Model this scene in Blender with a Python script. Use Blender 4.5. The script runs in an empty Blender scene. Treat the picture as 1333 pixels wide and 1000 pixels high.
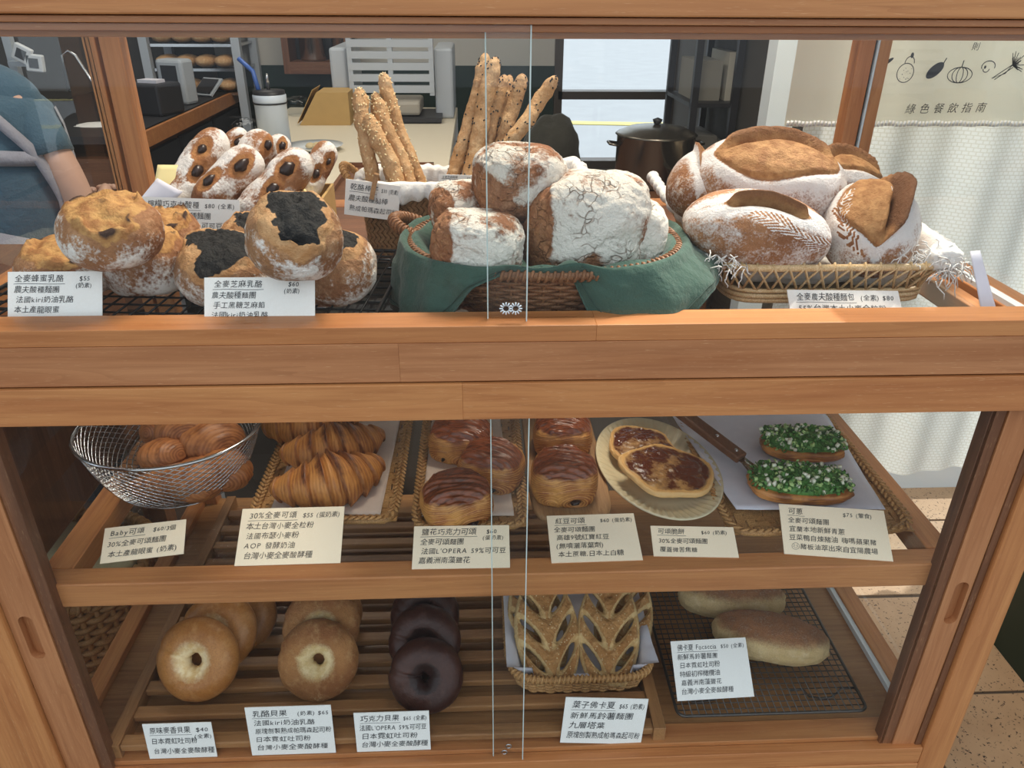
import bpy, bmesh, math, random
import numpy as np
from mathutils import Vector, Matrix, Euler
random.seed(7); RNG = np.random.RandomState(11)
SC = bpy.context.scene; COL = SC.collection
PI = math.pi

# ------------------------------------------------------------------ camera
FPX = 992.35
_p, _yw, _r = [math.radians(v) for v in (27.495, 2.608, 0.3957)]
_f0 = np.array([math.sin(_yw), math.cos(_yw), 0]); _rt = np.array([math.cos(_yw), -math.sin(_yw), 0]); _up = np.array([0, 0, 1.])
FW = math.cos(_p)*_f0 - math.sin(_p)*_up; _u = math.sin(_p)*_f0 + math.cos(_p)*_up
R2 = math.cos(_r)*_rt + math.sin(_r)*_u; U2 = -math.sin(_r)*_rt + math.cos(_r)*_u
CAMP = np.array([0, -0.72, 1.36])
cd = bpy.data.cameras.new('camera'); cam = bpy.data.objects.new('camera', cd); COL.objects.link(cam)
cd.sensor_fit = 'HORIZONTAL'; cd.sensor_width = 36; cd.lens = FPX/1333*36; cd.clip_start = 0.02; cd.clip_end = 200
M = Matrix(((R2[0], U2[0], -FW[0], CAMP[0]), (R2[1], U2[1], -FW[1], CAMP[1]), (R2[2], U2[2], -FW[2], CAMP[2]), (0, 0, 0, 1)))
cam.matrix_world = M; SC.camera = cam
def _ray(x, y): return FW + R2*(x-666.5)/FPX - U2*(y-500)/FPX
def on(x, y, ax, v):
    d = _ray(x, y); return CAMP + (v-CAMP[ax])/d[ax]*d
def FZ(x, y, z): return on(x, y, 2, z)      # where the line of sight meets a shelf of height z
def GY(x, y, Y): return on(x, y, 1, Y)      # ... or an upright plane at depth Y

# ------------------------------------------------------------------ world, sun, fill lights, exposure
w = bpy.data.worlds.new('overcast_sky'); SC.world = w; w.use_nodes = True
bg = w.node_tree.nodes['Background']; bg.inputs[0].default_value = (0.80, 0.90, 1.0, 1); bg.inputs[1].default_value = 1.0
def lamp(name, typ, loc, energy, col=(1, 1, 1), size=1, sy=None, target=None, rot=None):
    l = bpy.data.lights.new(name, typ); l.energy = energy; l.color = col
    o = bpy.data.objects.new(name, l); COL.objects.link(o); o.location = loc
    if typ == 'AREA':
        l.size = size
        if sy: l.shape = 'RECTANGLE'; l.size_y = sy
    if target is not None: o.rotation_euler = (Vector(target)-Vector(loc)).to_track_quat('-Z', 'Y').to_euler()
    return o
sun = lamp('sun', 'SUN', (3, 4, 6), 2.8, (1, 0.95, 0.86), target=(0, 0, 0), rot=None)
sun.location = (4.5, 3.6, 6.2); sun.rotation_euler = (Vector((0, 0, 0))-Vector((4.5, 3.6, 6.2))).to_track_quat('-Z', 'Y').to_euler(); sun.data.angle = math.radians(1.0)
lamp('added_shop_fill', 'AREA', (0.3, 0.75, 2.45), 26, (1, 0.90, 0.76), 0.7, 0.4, target=(0.05, 0.25, 0.8))  # added area light without a fixture, for contrast on the breads
lamp('added_kitchen_fill', 'AREA', (-0.9, 2.2, 2.5), 10, (1, 0.95, 0.86), 1.0, 1.0, target=(-0.9, 2.2, 0))  # added area light without a fixture, brightens the room behind
SC.view_settings.view_transform = 'Standard'; SC.view_settings.look = 'None'; SC.view_settings.gamma = 1
SC.view_settings.use_curve_mapping = False; SC.view_settings.exposure = 0.48
try:
    SC.cycles.transparent_max_bounces = 24; SC.cycles.max_bounces = 10; SC.cycles.caustics_reflective = False; SC.cycles.caustics_refractive = False
except Exception: pass

# ------------------------------------------------------------------ numpy noise
def _h(ix, iy, iz, s):
    n = (ix*374761393 + iy*668265263 + iz*1274126177 + s*974634777) & 0xffffffff
    n = ((n ^ (n >> 13))*1274126177) & 0xffffffff
    n = ((n ^ (n >> 16))*668265263) & 0xffffffff
    return ((n ^ (n >> 15)) & 0xffff)/32767.5-1
def vn(P, s=0):
    P = np.asarray(P, float); I = np.floor(P).astype(np.int64); f = P-I; f = f*f*(3-2*f); r = 0
    for a in (0, 1):
        for b in (0, 1):
            for c in (0, 1):
                wgt = (f[:, 0] if a else 1-f[:, 0])*(f[:, 1] if b else 1-f[:, 1])*(f[:, 2] if c else 1-f[:, 2])
                r = r + wgt*_h(I[:, 0]+a, I[:, 1]+b, I[:, 2]+c, s)
    return r
def fbm(P, s=0, o=4):
    r = 0; a = 1.; P = np.asarray(P, float)
    for k in range(o): r = r+a*vn(P*2**k, s+k*17); a *= .5
    return r/1.9
def ss(a, b, x): t = np.clip((x-a)/(b-a), 0, 1); return t*t*(3-2*t)

# ------------------------------------------------------------------ mesh collecting
class Geo:
    def __init__(s): s.V = []; s.F = []; s.n = 0
    def add(s, V, F):
        V = np.asarray(V, float).reshape(-1, 3); F = np.asarray(F, int)
        s.V.append(V); s.F.append(F+s.n); s.n += len(V); return s
    def mesh(s, name='m', smooth=True, att=None):
        V = np.concatenate(s.V); me = bpy.data.meshes.new(name); me.vertices.add(len(V)); me.vertices.foreach_set('co', V.astype(np.float32).ravel())
        tot = np.concatenate([np.full(len(f), f.shape[1]) for f in s.F]); li = np.concatenate([f.ravel() for f in s.F])
        me.loops.add(len(li)); me.loops.foreach_set('vertex_index', li.astype(np.int32))
        me.polygons.add(len(tot)); st = np.concatenate([[0], np.cumsum(tot)[:-1]])
        me.polygons.foreach_set('loop_start', st.astype(np.int32)); me.polygons.foreach_set('loop_total', tot.astype(np.int32))
        me.update(calc_edges=True); me.validate()
        me.polygons.foreach_set('use_smooth', np.full(len(me.polygons), bool(smooth)))
        if att:
            for k, v in att.items():
                a = me.attributes.new(k, 'FLOAT', 'POINT'); a.data.foreach_set('value', np.asarray(v, np.float32))
        return me
def rot(rx=0, ry=0, rz=0): return np.array(Euler((rx, ry, rz)).to_matrix())
BOXF = np.array([[0, 3, 2, 1], [4, 5, 6, 7], [0, 1, 5, 4], [1, 2, 6, 5], [2, 3, 7, 6], [3, 0, 4, 7]])
BV = np.array([[-1, -1, -1], [1, -1, -1], [1, 1, -1], [-1, 1, -1], [-1, -1, 1], [1, -1, 1], [1, 1, 1], [-1, 1, 1]])*.5
def box(g, c, d, R=None):
    v = BV*np.array(d)
    if R is not None: v = v@np.asarray(R).T
    return g.add(v+np.array(c), BOXF)
def bx(g, x0, x1, y0, y1, z0, z1): return box(g, ((x0+x1)/2, (y0+y1)/2, (z0+z1)/2), (x1-x0, y1-y0, z1-z0))
def tube(g, P, r, k=6, closed=False, flat=1., cap=True):
    P = np.asarray(P, float); n = len(P); r = np.broadcast_to(np.asarray(r, float), (n,))
    T = np.roll(P, -1, 0)-np.roll(P, 1, 0) if closed else np.gradient(P, axis=0)
    T /= np.linalg.norm(T, axis=1)[:, None]+1e-12
    N = np.zeros_like(P); a = np.array([0, 0, 1.]) if abs(T[0, 2]) < .9 else np.array([1., 0, 0])
    cur = a-T[0]*(a@T[0]); cur /= np.linalg.norm(cur)
    for i in range(n):
        cur = cur-T[i]*(cur@T[i]); cur /= np.linalg.norm(cur)+1e-12; N[i] = cur
    B = np.cross(T, N); th = np.arange(k)/k*2*PI
    V = P[:, None, :]+r[:, None, None]*(np.cos(th)[None, :, None]*N[:, None, :]*flat+np.sin(th)[None, :, None]*B[:, None, :])
    m = n if closed else n-1; i = np.arange(m)[:, None]; j = np.arange(k)[None, :]; i2 = (i+1) % n; j2 = (j+1) % k
    F = np.stack(np.broadcast_arrays(i*k+j, i*k+j2, i2*k+j2, i2*k+j), -1).reshape(-1, 4)
    b = g.n; g.add(V.reshape(-1, 3), F)
    if cap and not closed:
        g.F.append(np.array([list(range(b, b+k))[::-1]])); g.F.append(np.array([list(range(b+(n-1)*k, b+n*k))]))
    return g
def grid(g, A, cu=False, cv=False):
    nu, nv = A.shape[:2]; i = np.arange(nu if cu else nu-1)[:, None]; j = np.arange(nv if cv else nv-1)[None, :]
    i2 = (i+1) % nu; j2 = (j+1) % nv
    F = np.stack(np.broadcast_arrays(i*nv+j, i2*nv+j, i2*nv+j2, i*nv+j2), -1).reshape(-1, 4)
    return g.add(A.reshape(-1, 3), F)
_ico = {}
def ico(n):
    if n not in _ico:
        b = bmesh.new(); bmesh.ops.create_icosphere(b, subdivisions=n, radius=1)
        b.verts.ensure_lookup_table(); _ico[n] = (np.array([v.co[:] for v in b.verts]), np.array([[v.index for v in f.verts] for f in b.faces])); b.free()
    return _ico[n]
def ell(g, c, r, R=None, n=1):
    V, F = ico(n); v = V*np.array(r)
    if R is not None: v = v@np.asarray(R).T
    return g.add(v+np.array(c), F)
def lathe(g, prof, k=32, c=(0, 0, 0), sx=1, sy=1):
    th = np.arange(k)/k*2*PI; pr = np.array(prof)
    A = np.stack([pr[:, 0][:, None]*np.cos(th)*sx, pr[:, 0][:, None]*np.sin(th)*sy, np.broadcast_to(pr[:, 1][:, None], (len(pr), k))], -1)+np.array(c)
    return grid(g, A, False, True)

# ------------------------------------------------------------------ objects
def root(name, loc, label, cat, group=None, rz=0, kind=None):
    o = bpy.data.objects.new(name, None); COL.objects.link(o); o.location = [float(v) for v in loc]; o.rotation_euler = (0, 0, rz); o.empty_display_size = .02
    if kind: o['kind'] = kind
    else: o['label'] = label; o['category'] = cat
    if group: o['group'] = group
    return o
def part(name, g, mat, parent=None, smooth=True, att=None, bevel=0, kind=None, label=None, loc=None, R=None, world=False):
    if world:   # geometry given in world coordinates: move into the parent's space
        o0 = np.array(parent.location); z = parent.rotation_euler.z; Rz = rot(0, 0, -z)
        for i in range(len(g.V)): g.V[i] = (g.V[i]-o0)@Rz.T
    me = g if isinstance(g, bpy.types.Mesh) else g.mesh(name, smooth, att)
    if mat and not me.materials: me.materials.append(mat)
    o = bpy.data.objects.new(name, me); COL.objects.link(o)
    if parent: o.parent = parent
    if kind: o['kind'] = kind
    if label: o['label'] = label
    if loc is not None: o.location = [float(v) for v in loc]
    if R is not None: o.rotation_euler = R
    if bevel:
        m = o.modifiers.new('bevel', 'BEVEL'); m.width = bevel; m.segments = 2; m.limit_method = 'ANGLE'
    return o
def single(name, g, mat, loc, label, cat, group=None, R=(0, 0, 0), **k):
    o = part(name, g, mat, None, **k); o.location = [float(v) for v in loc]; o.rotation_euler = R
    o['label'] = label; o['category'] = cat
    if group: o['group'] = group
    return o

# ------------------------------------------------------------------ materials
def srgb(c):
    if isinstance(c, str): c = [int(c[i:i+2], 16)/255 for i in (0, 2, 4)]
    return tuple(((v/12.92) if v <= .04045 else ((v+.055)/1.055)**2.4) for v in c)+(1,)
class MB:
    def __init__(s, name, rough=.6, spec=.5):
        s.m = bpy.data.materials.new(name); s.m.use_nodes = True; s.t = s.m.node_tree; s.n = s.t.nodes
        s.b = s.n['Principled BSDF']; s.b.inputs['Roughness'].default_value = rough; s.b.inputs['Specular IOR Level'].default_value = spec
    def new(s, t, **k):
        n = s.n.new(t)
        for a, v in k.items(): setattr(n, a, v)
        return n
    def l(s, a, b): s.t.links.new(a, b)
    def coord(s, scale=(1, 1, 1), rnd=False, kind='Object', rotz=0):
        tc = s.new('ShaderNodeTexCoord'); mp = s.new('ShaderNodeMapping'); mp.inputs['Scale'].default_value = scale; mp.inputs['Rotation'].default_value = (0, 0, rotz)
        s.l(tc.outputs[kind], mp.inputs[0])
        if rnd:
            oi = s.new('ShaderNodeObjectInfo'); ml = s.new('ShaderNodeVectorMath', operation='SCALE'); ml.inputs[0].default_value = (13, 7, 17); s.l(oi.outputs['Random'], ml.inputs['Scale'])
            ad = s.new('ShaderNodeVectorMath', operation='ADD'); s.l(mp.outputs[0], ad.inputs[0]); s.l(ml.outputs[0], ad.inputs[1]); return ad.outputs[0]
        return mp.outputs[0]
    def noise(s, v, sc, det=4, rough=.55, dist=0):
        n = s.new('ShaderNodeTexNoise'); n.inputs['Scale'].default_value = sc; n.inputs['Detail'].default_value = det; n.inputs['Roughness'].default_value = rough; n.inputs['Distortion'].default_value = dist
        s.l(v, n.inputs['Vector']); return n.outputs['Fac']
    def vor(s, v, sc, feat='F1'):
        n = s.new('ShaderNodeTexVoronoi', feature=feat); n.inputs['Scale'].default_value = sc; s.l(v, n.inputs['Vector']); return n.outputs['Distance']
    def attr(s, nm): n = s.new('ShaderNodeAttribute'); n.attribute_name = nm; return n.outputs['Fac']
    def math(s, op, a, b=None, clamp=False):
        n = s.new('ShaderNodeMath', operation=op); n.use_clamp = clamp
        for i, x in enumerate((a, b)):
            if x is None: continue
            if isinstance(x, (int, float)): n.inputs[i].default_value = x
            else: s.l(x, n.inputs[i])
        return n.outputs[0]
    def rng(s, x, a, b, c=0, d=1):
        n = s.new('ShaderNodeMapRange'); n.inputs[1].default_value = a; n.inputs[2].default_value = b; n.inputs[3].default_value = c; n.inputs[4].default_value = d; s.l(x, n.inputs[0]); return n.outputs[0]
    def mix(s, f, a, b, mode='MIX'):
        n = s.new('ShaderNodeMix', data_type='RGBA', blend_type=mode)
        if isinstance(f, (int, float)): n.inputs[0].default_value = f
        else: s.l(f, n.inputs[0])
        for i, x in ((6, a), (7, b)):
            if isinstance(x, tuple): n.inputs[i].default_value = x
            else: s.l(x, n.inputs[i])
        return n.outputs[2]
    def col(s, c):
        if isinstance(c, tuple): s.b.inputs['Base Color'].default_value = c
        else: s.l(c, s.b.inputs['Base Color'])
        return s
    def rough(s, x):
        if isinstance(x, (int, float)): s.b.inputs['Roughness'].default_value = x
        else: s.l(x, s.b.inputs['Roughness'])
        return s
    def bump(s, h, st=.3, d=.002):
        n = s.new('ShaderNodeBump'); n.inputs['Strength'].default_value = st; n.inputs['Distance'].default_value = d; s.l(h, n.inputs['Height']); s.l(n.outputs[0], s.b.inputs['Normal']); return s
def plain(name, c, rough=.6, metal=0, spec=.5, noise=0, ns=40, bump=0):
    q = MB(name, rough, spec); c = srgb(c); q.b.inputs['Metallic'].default_value = metal
    if noise:
        v = q.coord(); f = q.noise(v, ns, 5)
        q.col(q.mix(f, tuple(x*(1-noise) for x in c[:3])+(1,), tuple(min(1, x*(1+noise)) for x in c[:3])+(1,)))
        if bump: q.bump(f, bump, .001)
    else: q.col(c)
    return q.m
def wood(name, c1, c2, c3, axis=0, rough=.42, sc=1.):
    q = MB(name, rough, .4); s = [26*sc]*3; s[axis] = 1.3*sc
    v = q.coord(tuple(s), rnd=True); n1 = q.noise(v, 1.2, 3, .5, .6)
    s2 = [190*sc]*3; s2[axis] = 7*sc
    v2 = q.coord(tuple(s2), rnd=True); n2 = q.noise(v2, 1., 3, .6)
    rings = q.math('FRACT', q.math('MULTIPLY', n1, 7.)); rr = q.rng(rings, .55, 1.)
    c = q.mix(q.rng(n1, .3, .7), srgb(c1), srgb(c2)); c = q.mix(q.math('MULTIPLY', rr, .26), c, srgb(c3)); c = q.mix(q.math('MULTIPLY', q.rng(n2, .42, .75), .45), c, srgb(c3)); v3 = q.coord((3, 3, 3), rnd=True); c = q.mix(q.math('MULTIPLY', q.rng(q.noise(v3, 2, 3), .45, .7), .3), c, srgb(c1)); c = q.mix(q.math('MULTIPLY', q.rng(q.noise(v2, 9, 2), .66, .72), .35), c, srgb('E8BE8C'))
    oi = q.new('ShaderNodeObjectInfo'); c = q.mix(q.math('MULTIPLY', oi.outputs['Random'], .10), c, srgb(c3), 'MULTIPLY')
    q.col(c); q.bump(n2, .12, .0006); return q.m
M_ = {}
for ax, nm in enumerate('xyz'):
    M_['wood'+nm] = wood('cedar_'+nm, 'C88A54', 'B47344', '92542C', ax)
    M_['rwood'+nm] = wood('reddish_cedar_'+nm, 'BE8458', 'A66B42', '864E2C', ax)
    M_['dwood'+nm] = wood('walnut_'+nm, '83563A', '6A432B', '4A2D1C', ax)
    M_['slat'+nm] = wood('slat_wood_'+nm, 'B08050', '946640', '6C4729', ax)
M_['board'] = wood('acacia_board', 'BE9468', '9E754B', '6E4A2E', 1, .6, 1.6)
def glass(name, tint=(1, 1, 1, 1), ior=1.45, rough=0.0):
    m = bpy.data.materials.new(name); m.use_nodes = True; t = m.node_tree; t.nodes.clear()
    o = t.nodes.new('ShaderNodeOutputMaterial'); mx = t.nodes.new('ShaderNodeMixShader'); tr = t.nodes.new('ShaderNodeBsdfTransparent'); gl = t.nodes.new('ShaderNodeBsdfGlossy'); fr = t.nodes.new('ShaderNodeFresnel')
    tr.inputs[0].default_value = tint; gl.inputs['Roughness'].default_value = rough; fr.inputs[0].default_value = ior
    ge = t.nodes.new('ShaderNodeNewGeometry'); ml = t.nodes.new('ShaderNodeMath'); ml.operation = 'MULTIPLY'; sb = t.nodes.new('ShaderNodeMath'); sb.operation = 'SUBTRACT'; sb.inputs[0].default_value = 1; t.links.new(ge.outputs['Backfacing'], sb.inputs[1]); t.links.new(fr.outputs[0], ml.inputs[0]); t.links.new(sb.outputs[0], ml.inputs[1]); t.links.new(ml.outputs[0], mx.inputs[0]); t.links.new(tr.outputs[0], mx.inputs[1]); t.links.new(gl.outputs[0], mx.inputs[2]); t.links.new(mx.outputs[0], o.inputs[0]); return m
M_['glass'] = glass('clear_glass', (.985, .992, .988, 1)); M_['edge'] = plain('glass_edge', 'C9D6D0', .2)
def paper(name, c, c2=None, sc=500, b=.25, rough=.85):
    q = MB(name, rough, .2); v = q.coord(); n = q.noise(v, sc, 2); q.col(q.mix(n, srgb(c), srgb(c2 or c))); q.bump(n, b, .0005); return q.m
M_['card'] = paper('card_stock', 'FBF9F4', 'F0ECE4'); M_['card2'] = paper('cream_card', 'FFEED2', 'FAE3C2'); M_['ink'] = plain('black_ink', '26262C', .7); M_['ink2'] = plain('brown_ink', '5A4E44', .7)
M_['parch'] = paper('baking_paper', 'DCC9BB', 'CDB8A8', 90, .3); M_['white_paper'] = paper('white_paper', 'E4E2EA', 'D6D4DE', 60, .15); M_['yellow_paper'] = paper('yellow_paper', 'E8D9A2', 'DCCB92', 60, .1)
def cloth(name, c1, c2, sc=900, trans=0):
    q = MB(name, .95, .1); v = q.coord(); n = q.noise(v, 30, 3); n2 = q.noise(v, sc, 1); q.col(q.mix(q.math('ADD', q.math('MULTIPLY', n, .6), q.math('MULTIPLY', n2, .4)), srgb(c1), srgb(c2))); hw_ = q.noise(v, 75, 4, .6); q.bump(q.math('ADD', q.math('MULTIPLY', n2, .12), hw_), .8, .004)
    if 'Sheen Weight' in q.b.inputs: q.b.inputs['Sheen Weight'].default_value = .2
    return q.m
M_['green'] = cloth('green_linen', '344A40', '4B665A'); M_['whitecloth'] = cloth('white_cotton', 'DEDBD6', 'F2F0EC'); M_['blue'] = cloth('blue_shirt', '3F5666', '506A7B', 300); M_['grey'] = cloth('grey_apron', '84848E', 'A6A4AE', 600)
M_['steel'] = plain('steel', 'C8C8C8', .22, 1); M_['darksteel'] = plain('black_wire', '1C1C1E', .35, .6); M_['alu'] = plain('white_aluminium', 'DCE4E8', .35)
M_['iron'] = plain('grey_wire', '55504C', .35, .8)
def rattan(name, a, b, c):
    q = MB(name, .5, .4); v = q.coord(); n = q.noise(v, 60, 4); n2 = q.noise(v, 700, 2)
    q.col(q.mix(q.rng(n2, .3, .7), q.mix(q.rng(n, .35, .65), srgb(a), srgb(b)), srgb(c))); q.bump(n2, .3, .0006); return q.m
M_['rattan'] = rattan('brown_rattan', '8A5D3C', 'A87850', '694228'); M_['bamboo'] = rattan('brown_bamboo', '8F6A44', 'A9835A', '75522F')
M_['willow'] = rattan('pale_willow', 'E8D0A8', 'DBBE92', 'B8945F'); M_['seagrass'] = rattan('seagrass', 'D8A96E', 'C29158', '93683A')
M_['choc'] = plain('dark_chocolate', '2A1812', .35)
def crust(name, base, dark, light, cutc, cutd, topc, flour='F0ECE4', fs=220, fl=(.45, .62), bump=.5, rough=.7, crack=0, speck=0, cs=(.4, .6)):
    """attributes: f flour, c opened cut, d burnt / filling"""
    q = MB(name, rough, .35); v = q.coord(); n1 = q.noise(v, 16, 5, .6); n2 = q.noise(v, fs, 4, .7); n3 = q.noise(v, 70, 4, .6)
    c = q.mix(q.rng(n1, .36, .60), srgb(base), srgb(dark)); nfine = q.noise(v, fs*1.8, 3, .8); c = q.mix(q.math('MULTIPLY', q.rng(nfine, .48, .62), .30), c, tuple(x*.42 for x in srgb(dark)[:3])+(1,)); c = q.mix(q.math('MULTIPLY', q.rng(n3, .5, .75), .6), c, srgb(light))
    cc = q.mix(q.rng(n3, .4, .62), srgb(cutc), srgb(cutd)); A = q.attr('c'); c = q.mix(q.rng(q.math('ADD', A, q.math('MULTIPLY', q.math('SUBTRACT', n2, .5), .8)), cs[0], cs[1]), c, cc)
    f = q.attr('f'); mott = q.math('ADD', q.math('MULTIPLY', n2, .6), q.math('MULTIPLY', n3, .4))
    ff = q.rng(q.math('ADD', mott, q.math('MULTIPLY', q.math('SUBTRACT', f, .5), 1.)), fl[0], fl[1])
    ff = q.math('MULTIPLY', ff, .90)
    if crack:
        nv = q.new('ShaderNodeTexNoise'); nv.inputs['Scale'].default_value = 25; q.l(v, nv.inputs['Vector']); mm = q.new('ShaderNodeVectorMath', operation='SCALE'); q.l(nv.outputs['Color'], mm.inputs[0]); mm.inputs['Scale'].default_value = .05
        ad = q.new('ShaderNodeVectorMath', operation='ADD'); q.l(v, ad.inputs[0]); q.l(mm.outputs[0], ad.inputs[1])
        e = q.vor(ad.outputs[0], 62, 'DISTANCE_TO_EDGE'); cr = q.rng(e, .0, .045); gate = q.rng(n1, .40, .52); cr = q.math('MAXIMUM', cr, gate); ff = q.math('MULTIPLY', ff, q.rng(cr, 0, 1, .35, 1))
    c = q.mix(ff, c, srgb(flour)); d = q.attr('d'); c = q.mix(q.rng(d, .35, .65), c, srgb(topc)); q.col(c)
    if speck: 
        sp = q.rng(q.vor(v, speck), .12, .25); c = q.mix(sp, srgb('E2C79A'), c); q.col(c)
    h = q.math('ADD', q.math('MULTIPLY', n2, .5), n3)
    if crack: h = q.math('ADD', h, q.math('MULTIPLY', cr, .6))
    q.bump(h, min(1, bump*1.35), .006); return q.m
M_['bun'] = crust('bun_crust', 'B58257', '8C5A38', 'CCA078', 'CC9C5E', 'A06C3C', '40281C', fl=(.50, .66))
M_['sesame_bun'] = crust('sesame_bun_crust', 'B98A60', '8E603C', 'D0AA82', 'CDA070', 'B88554', '181716', fl=(.49, .65), bump=.8)
M_['rustic'] = crust('rustic_crust', 'B07C56', '8A5636', 'C29470', 'C39060', 'A06A3C', '5A3A26', flour='F1ECE0', fl=(.34, .56), crack=1, bump=.8)
M_['batard'] = crust('batard_crust', 'B5835A', '8E5C38', 'C89B70', 'B98A58', '98683C', '6A4426', flour='E6E4E2', fs=380, fl=(.50, .70), bump=.55)
M_['stick'] = crust('stick_crust', 'AD7A52', '8A5634', 'C39468', 'B07A46', '945C30', '3A241A', flour='F0ECE6', fs=300, fl=(.50, .70))
M_['grissini'] = crust('grissini_crust', 'D0A87A', 'B58858', 'E4C69C', 'C79A6A', 'A97646', '7C5030', fl=(.8, .95), bump=.5)
M_['ciabatta'] = crust('ciabatta_crust', 'E8CC98', 'DCBC86', 'F0DAB0', 'A8724C', '885636', '7C4C30', flour='CDAE92', fs=420, fl=(.58, .84), bump=.7, cs=(.2, .9))
M_['fougasse'] = crust('fougasse_crust', 'C8955C', 'AC7640', 'D8AC74', 'E4C48C', 'D6AE74', '80502C', fl=(.9, 1.0), bump=.9, speck=190)
M_['bagel'] = crust('bagel_crust', 'C08448', 'A86C34', 'CC9860', 'F8E2B6', 'E2BE84', '9A6236', fl=(.95, 1.1), bump=.10, rough=.36, cs=(.25, .95))
M_['cbagel'] = crust('cheese_bagel_crust', 'BE8650', '9A6236', 'D6A870', 'F8E0AE', 'E4C488', '8A5430', flour='E8CFA0', fs=420, fl=(.62, .75), bump=.6, rough=.5, cs=(.3, .9))
M_['chbagel'] = crust('chocolate_bagel_crust', '4A2A20', '3C211A', '5A382C', '2E1A16', '2A1814', '20120E', fl=(.95, 1.1), bump=.15, rough=.35)
def lam(name, gold, brown, top, k=1.):
    """attributes: l lamination phase, t glazed top, e layer edge"""
    q = MB(name, .32, .5); v = q.coord(); n = q.noise(v, 45, 4, .6); nb_ = q.noise(v, 22, 3, .6); ph = q.math('ADD', q.attr('l'), q.math('MULTIPLY', n, 9.)); s = q.math('MULTIPLY', q.math('MULTIPLY', q.math('ADD', q.math('SINE', ph), 1.), .5), q.rng(nb_, .35, .6, .15, .85)); s = q.math('ADD', s, q.math('MULTIPLY', q.rng(nb_, .42, .68), .45), True)
    c = q.mix(s, srgb(gold), srgb(brown)); c = q.mix(q.attr('e'), c, srgb(top)); tt = q.math('ADD', q.attr('t'), q.math('MULTIPLY', q.math('SUBTRACT', n, .5), .9)); tq = q.rng(tt, .28, .72)
    st = q.coord((60, 500, 60)); n4 = q.noise(st, 1, 3); tc = q.mix(q.rng(n4, .4, .65), srgb(top), tuple(x*.42 for x in srgb(top)[:3])+(1,)); c = q.mix(tq, c, tc); q.col(c)
    q.rough(q.rng(tq, 0, 1, .5, .30)); q.bump(q.math('ADD', q.math('MULTIPLY', s, .4), n), .4, .0014); return q.m
M_['croissant'] = lam('croissant_layers', 'CF8B45', 'A4622A', '743A18'); M_['pain'] = lam('pain_layers', 'D09650', '8E4E22', '8C4A2A'); M_['baby'] = lam('baby_layers', 'B87642', '8C5028', '6A3418')
def caramel():
    q = MB('caramel_crisp', .25, .6); v = q.coord(); n = q.noise(v, 28, 5, .65); n2 = q.noise(v, 160, 3); f = q.attr('t'); k = q.rng(q.math('ADD', q.math('MULTIPLY', n, .9), q.math('MULTIPLY', f, .5)), .73, .97)
    c = q.mix(k, srgb('D8A45E'), srgb('5C2A14')); c = q.mix(q.rng(f, .25, .05), c, srgb('E2B678')); q.col(c); q.rough(q.rng(k, 0, 1, .6, .2)); q.bump(q.math('ADD', n, q.math('MULTIPLY', n2, .5)), .8, .003); return q.m
M_['caramel'] = caramel()
M_['black'] = plain('black_sesame', '161412', .6); M_['tanseed'] = plain('sesame_seed', 'E6CFA0', .6)
M_['scal'] = plain('scallion_green', '50853A', .5, noise=.5, ns=300); M_['scal2'] = plain('scallion_pale', 'B9D68A', .45, noise=.25, ns=200); M_['scalw'] = plain('scallion_white', 'F0F0D8', .45)
M_['ceramic'] = plain('cream_ceramic', 'D9CBA8', .25, noise=.06, ns=60); M_['skin'] = plain('skin', 'C9A08C', .5, noise=.06); M_['hair'] = plain('black_hair', '1C1816', .5)
M_['whitemetal'] = plain('white_metal', 'B4BAC0', .4); M_['dark'] = plain('dark_appliance', '26262A', .5); M_['kraft'] = plain('kraft_card', 'B8965E', .8, noise=.08); M_['darkgreen'] = plain('dark_green_paint', '0E2A22', .5)
M_['plastic'] = glass('clear_plastic', (.86, .88, .9, 1), 1.5, .15)

# ================================================================== SETTING
def struct(name, g, mat, parent=None, **k):
    o = part(name, g, mat, parent, smooth=False, **k)
    if parent is None: o['kind'] = 'structure'
    return o
q = MB('kitchen_floor', .6); v = q.coord(); q.col(q.mix(q.noise(v, 6, 4), srgb('3C342E'), srgb('54483E'))); kf = q.m
q = MB('terracotta_tile', .55); v = q.coord(rnd=True); n = q.noise(v, 9, 4, .6); n2 = q.noise(v, 170, 2); c = q.mix(n, srgb('C4A27E'), srgb('A07C5A')); c = q.mix(q.rng(n2, .62, .68), c, srgb('3E2A1E')); q.col(c); q.bump(q.rng(n2, .6, .7, 1, 0), .4, .002); tilem = q.m
grout = plain('grout', '54483E', .9)
fl = struct('floor', bx(Geo(), -3, 1.75, -.15, 3.3, -.06, -.012), kf)
g = bx(Geo(), .60, 1.75, -.15, 1.15, -.012, -.004); part('grout_bed', g, grout, fl, smooth=False)
tme = None
for i in range(4):
    for j in range(5):
        if tme is None: tme = bx(Geo(), -.1455, .1455, -.1455, .1455, -.01, 0).mesh('tile', False)
        part('tile', tme, tilem, fl, loc=(.751+.3*i+random.uniform(-.001, .001), .10+.3*j-.15+.3*0, random.uniform(-.0015, .0015)))
wallw = plain('white_plaster', 'C9C4BA', .9, noise=.05, ns=8); walld = plain('dark_wall', '4A453F', .8, noise=.15, ns=5)
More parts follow.
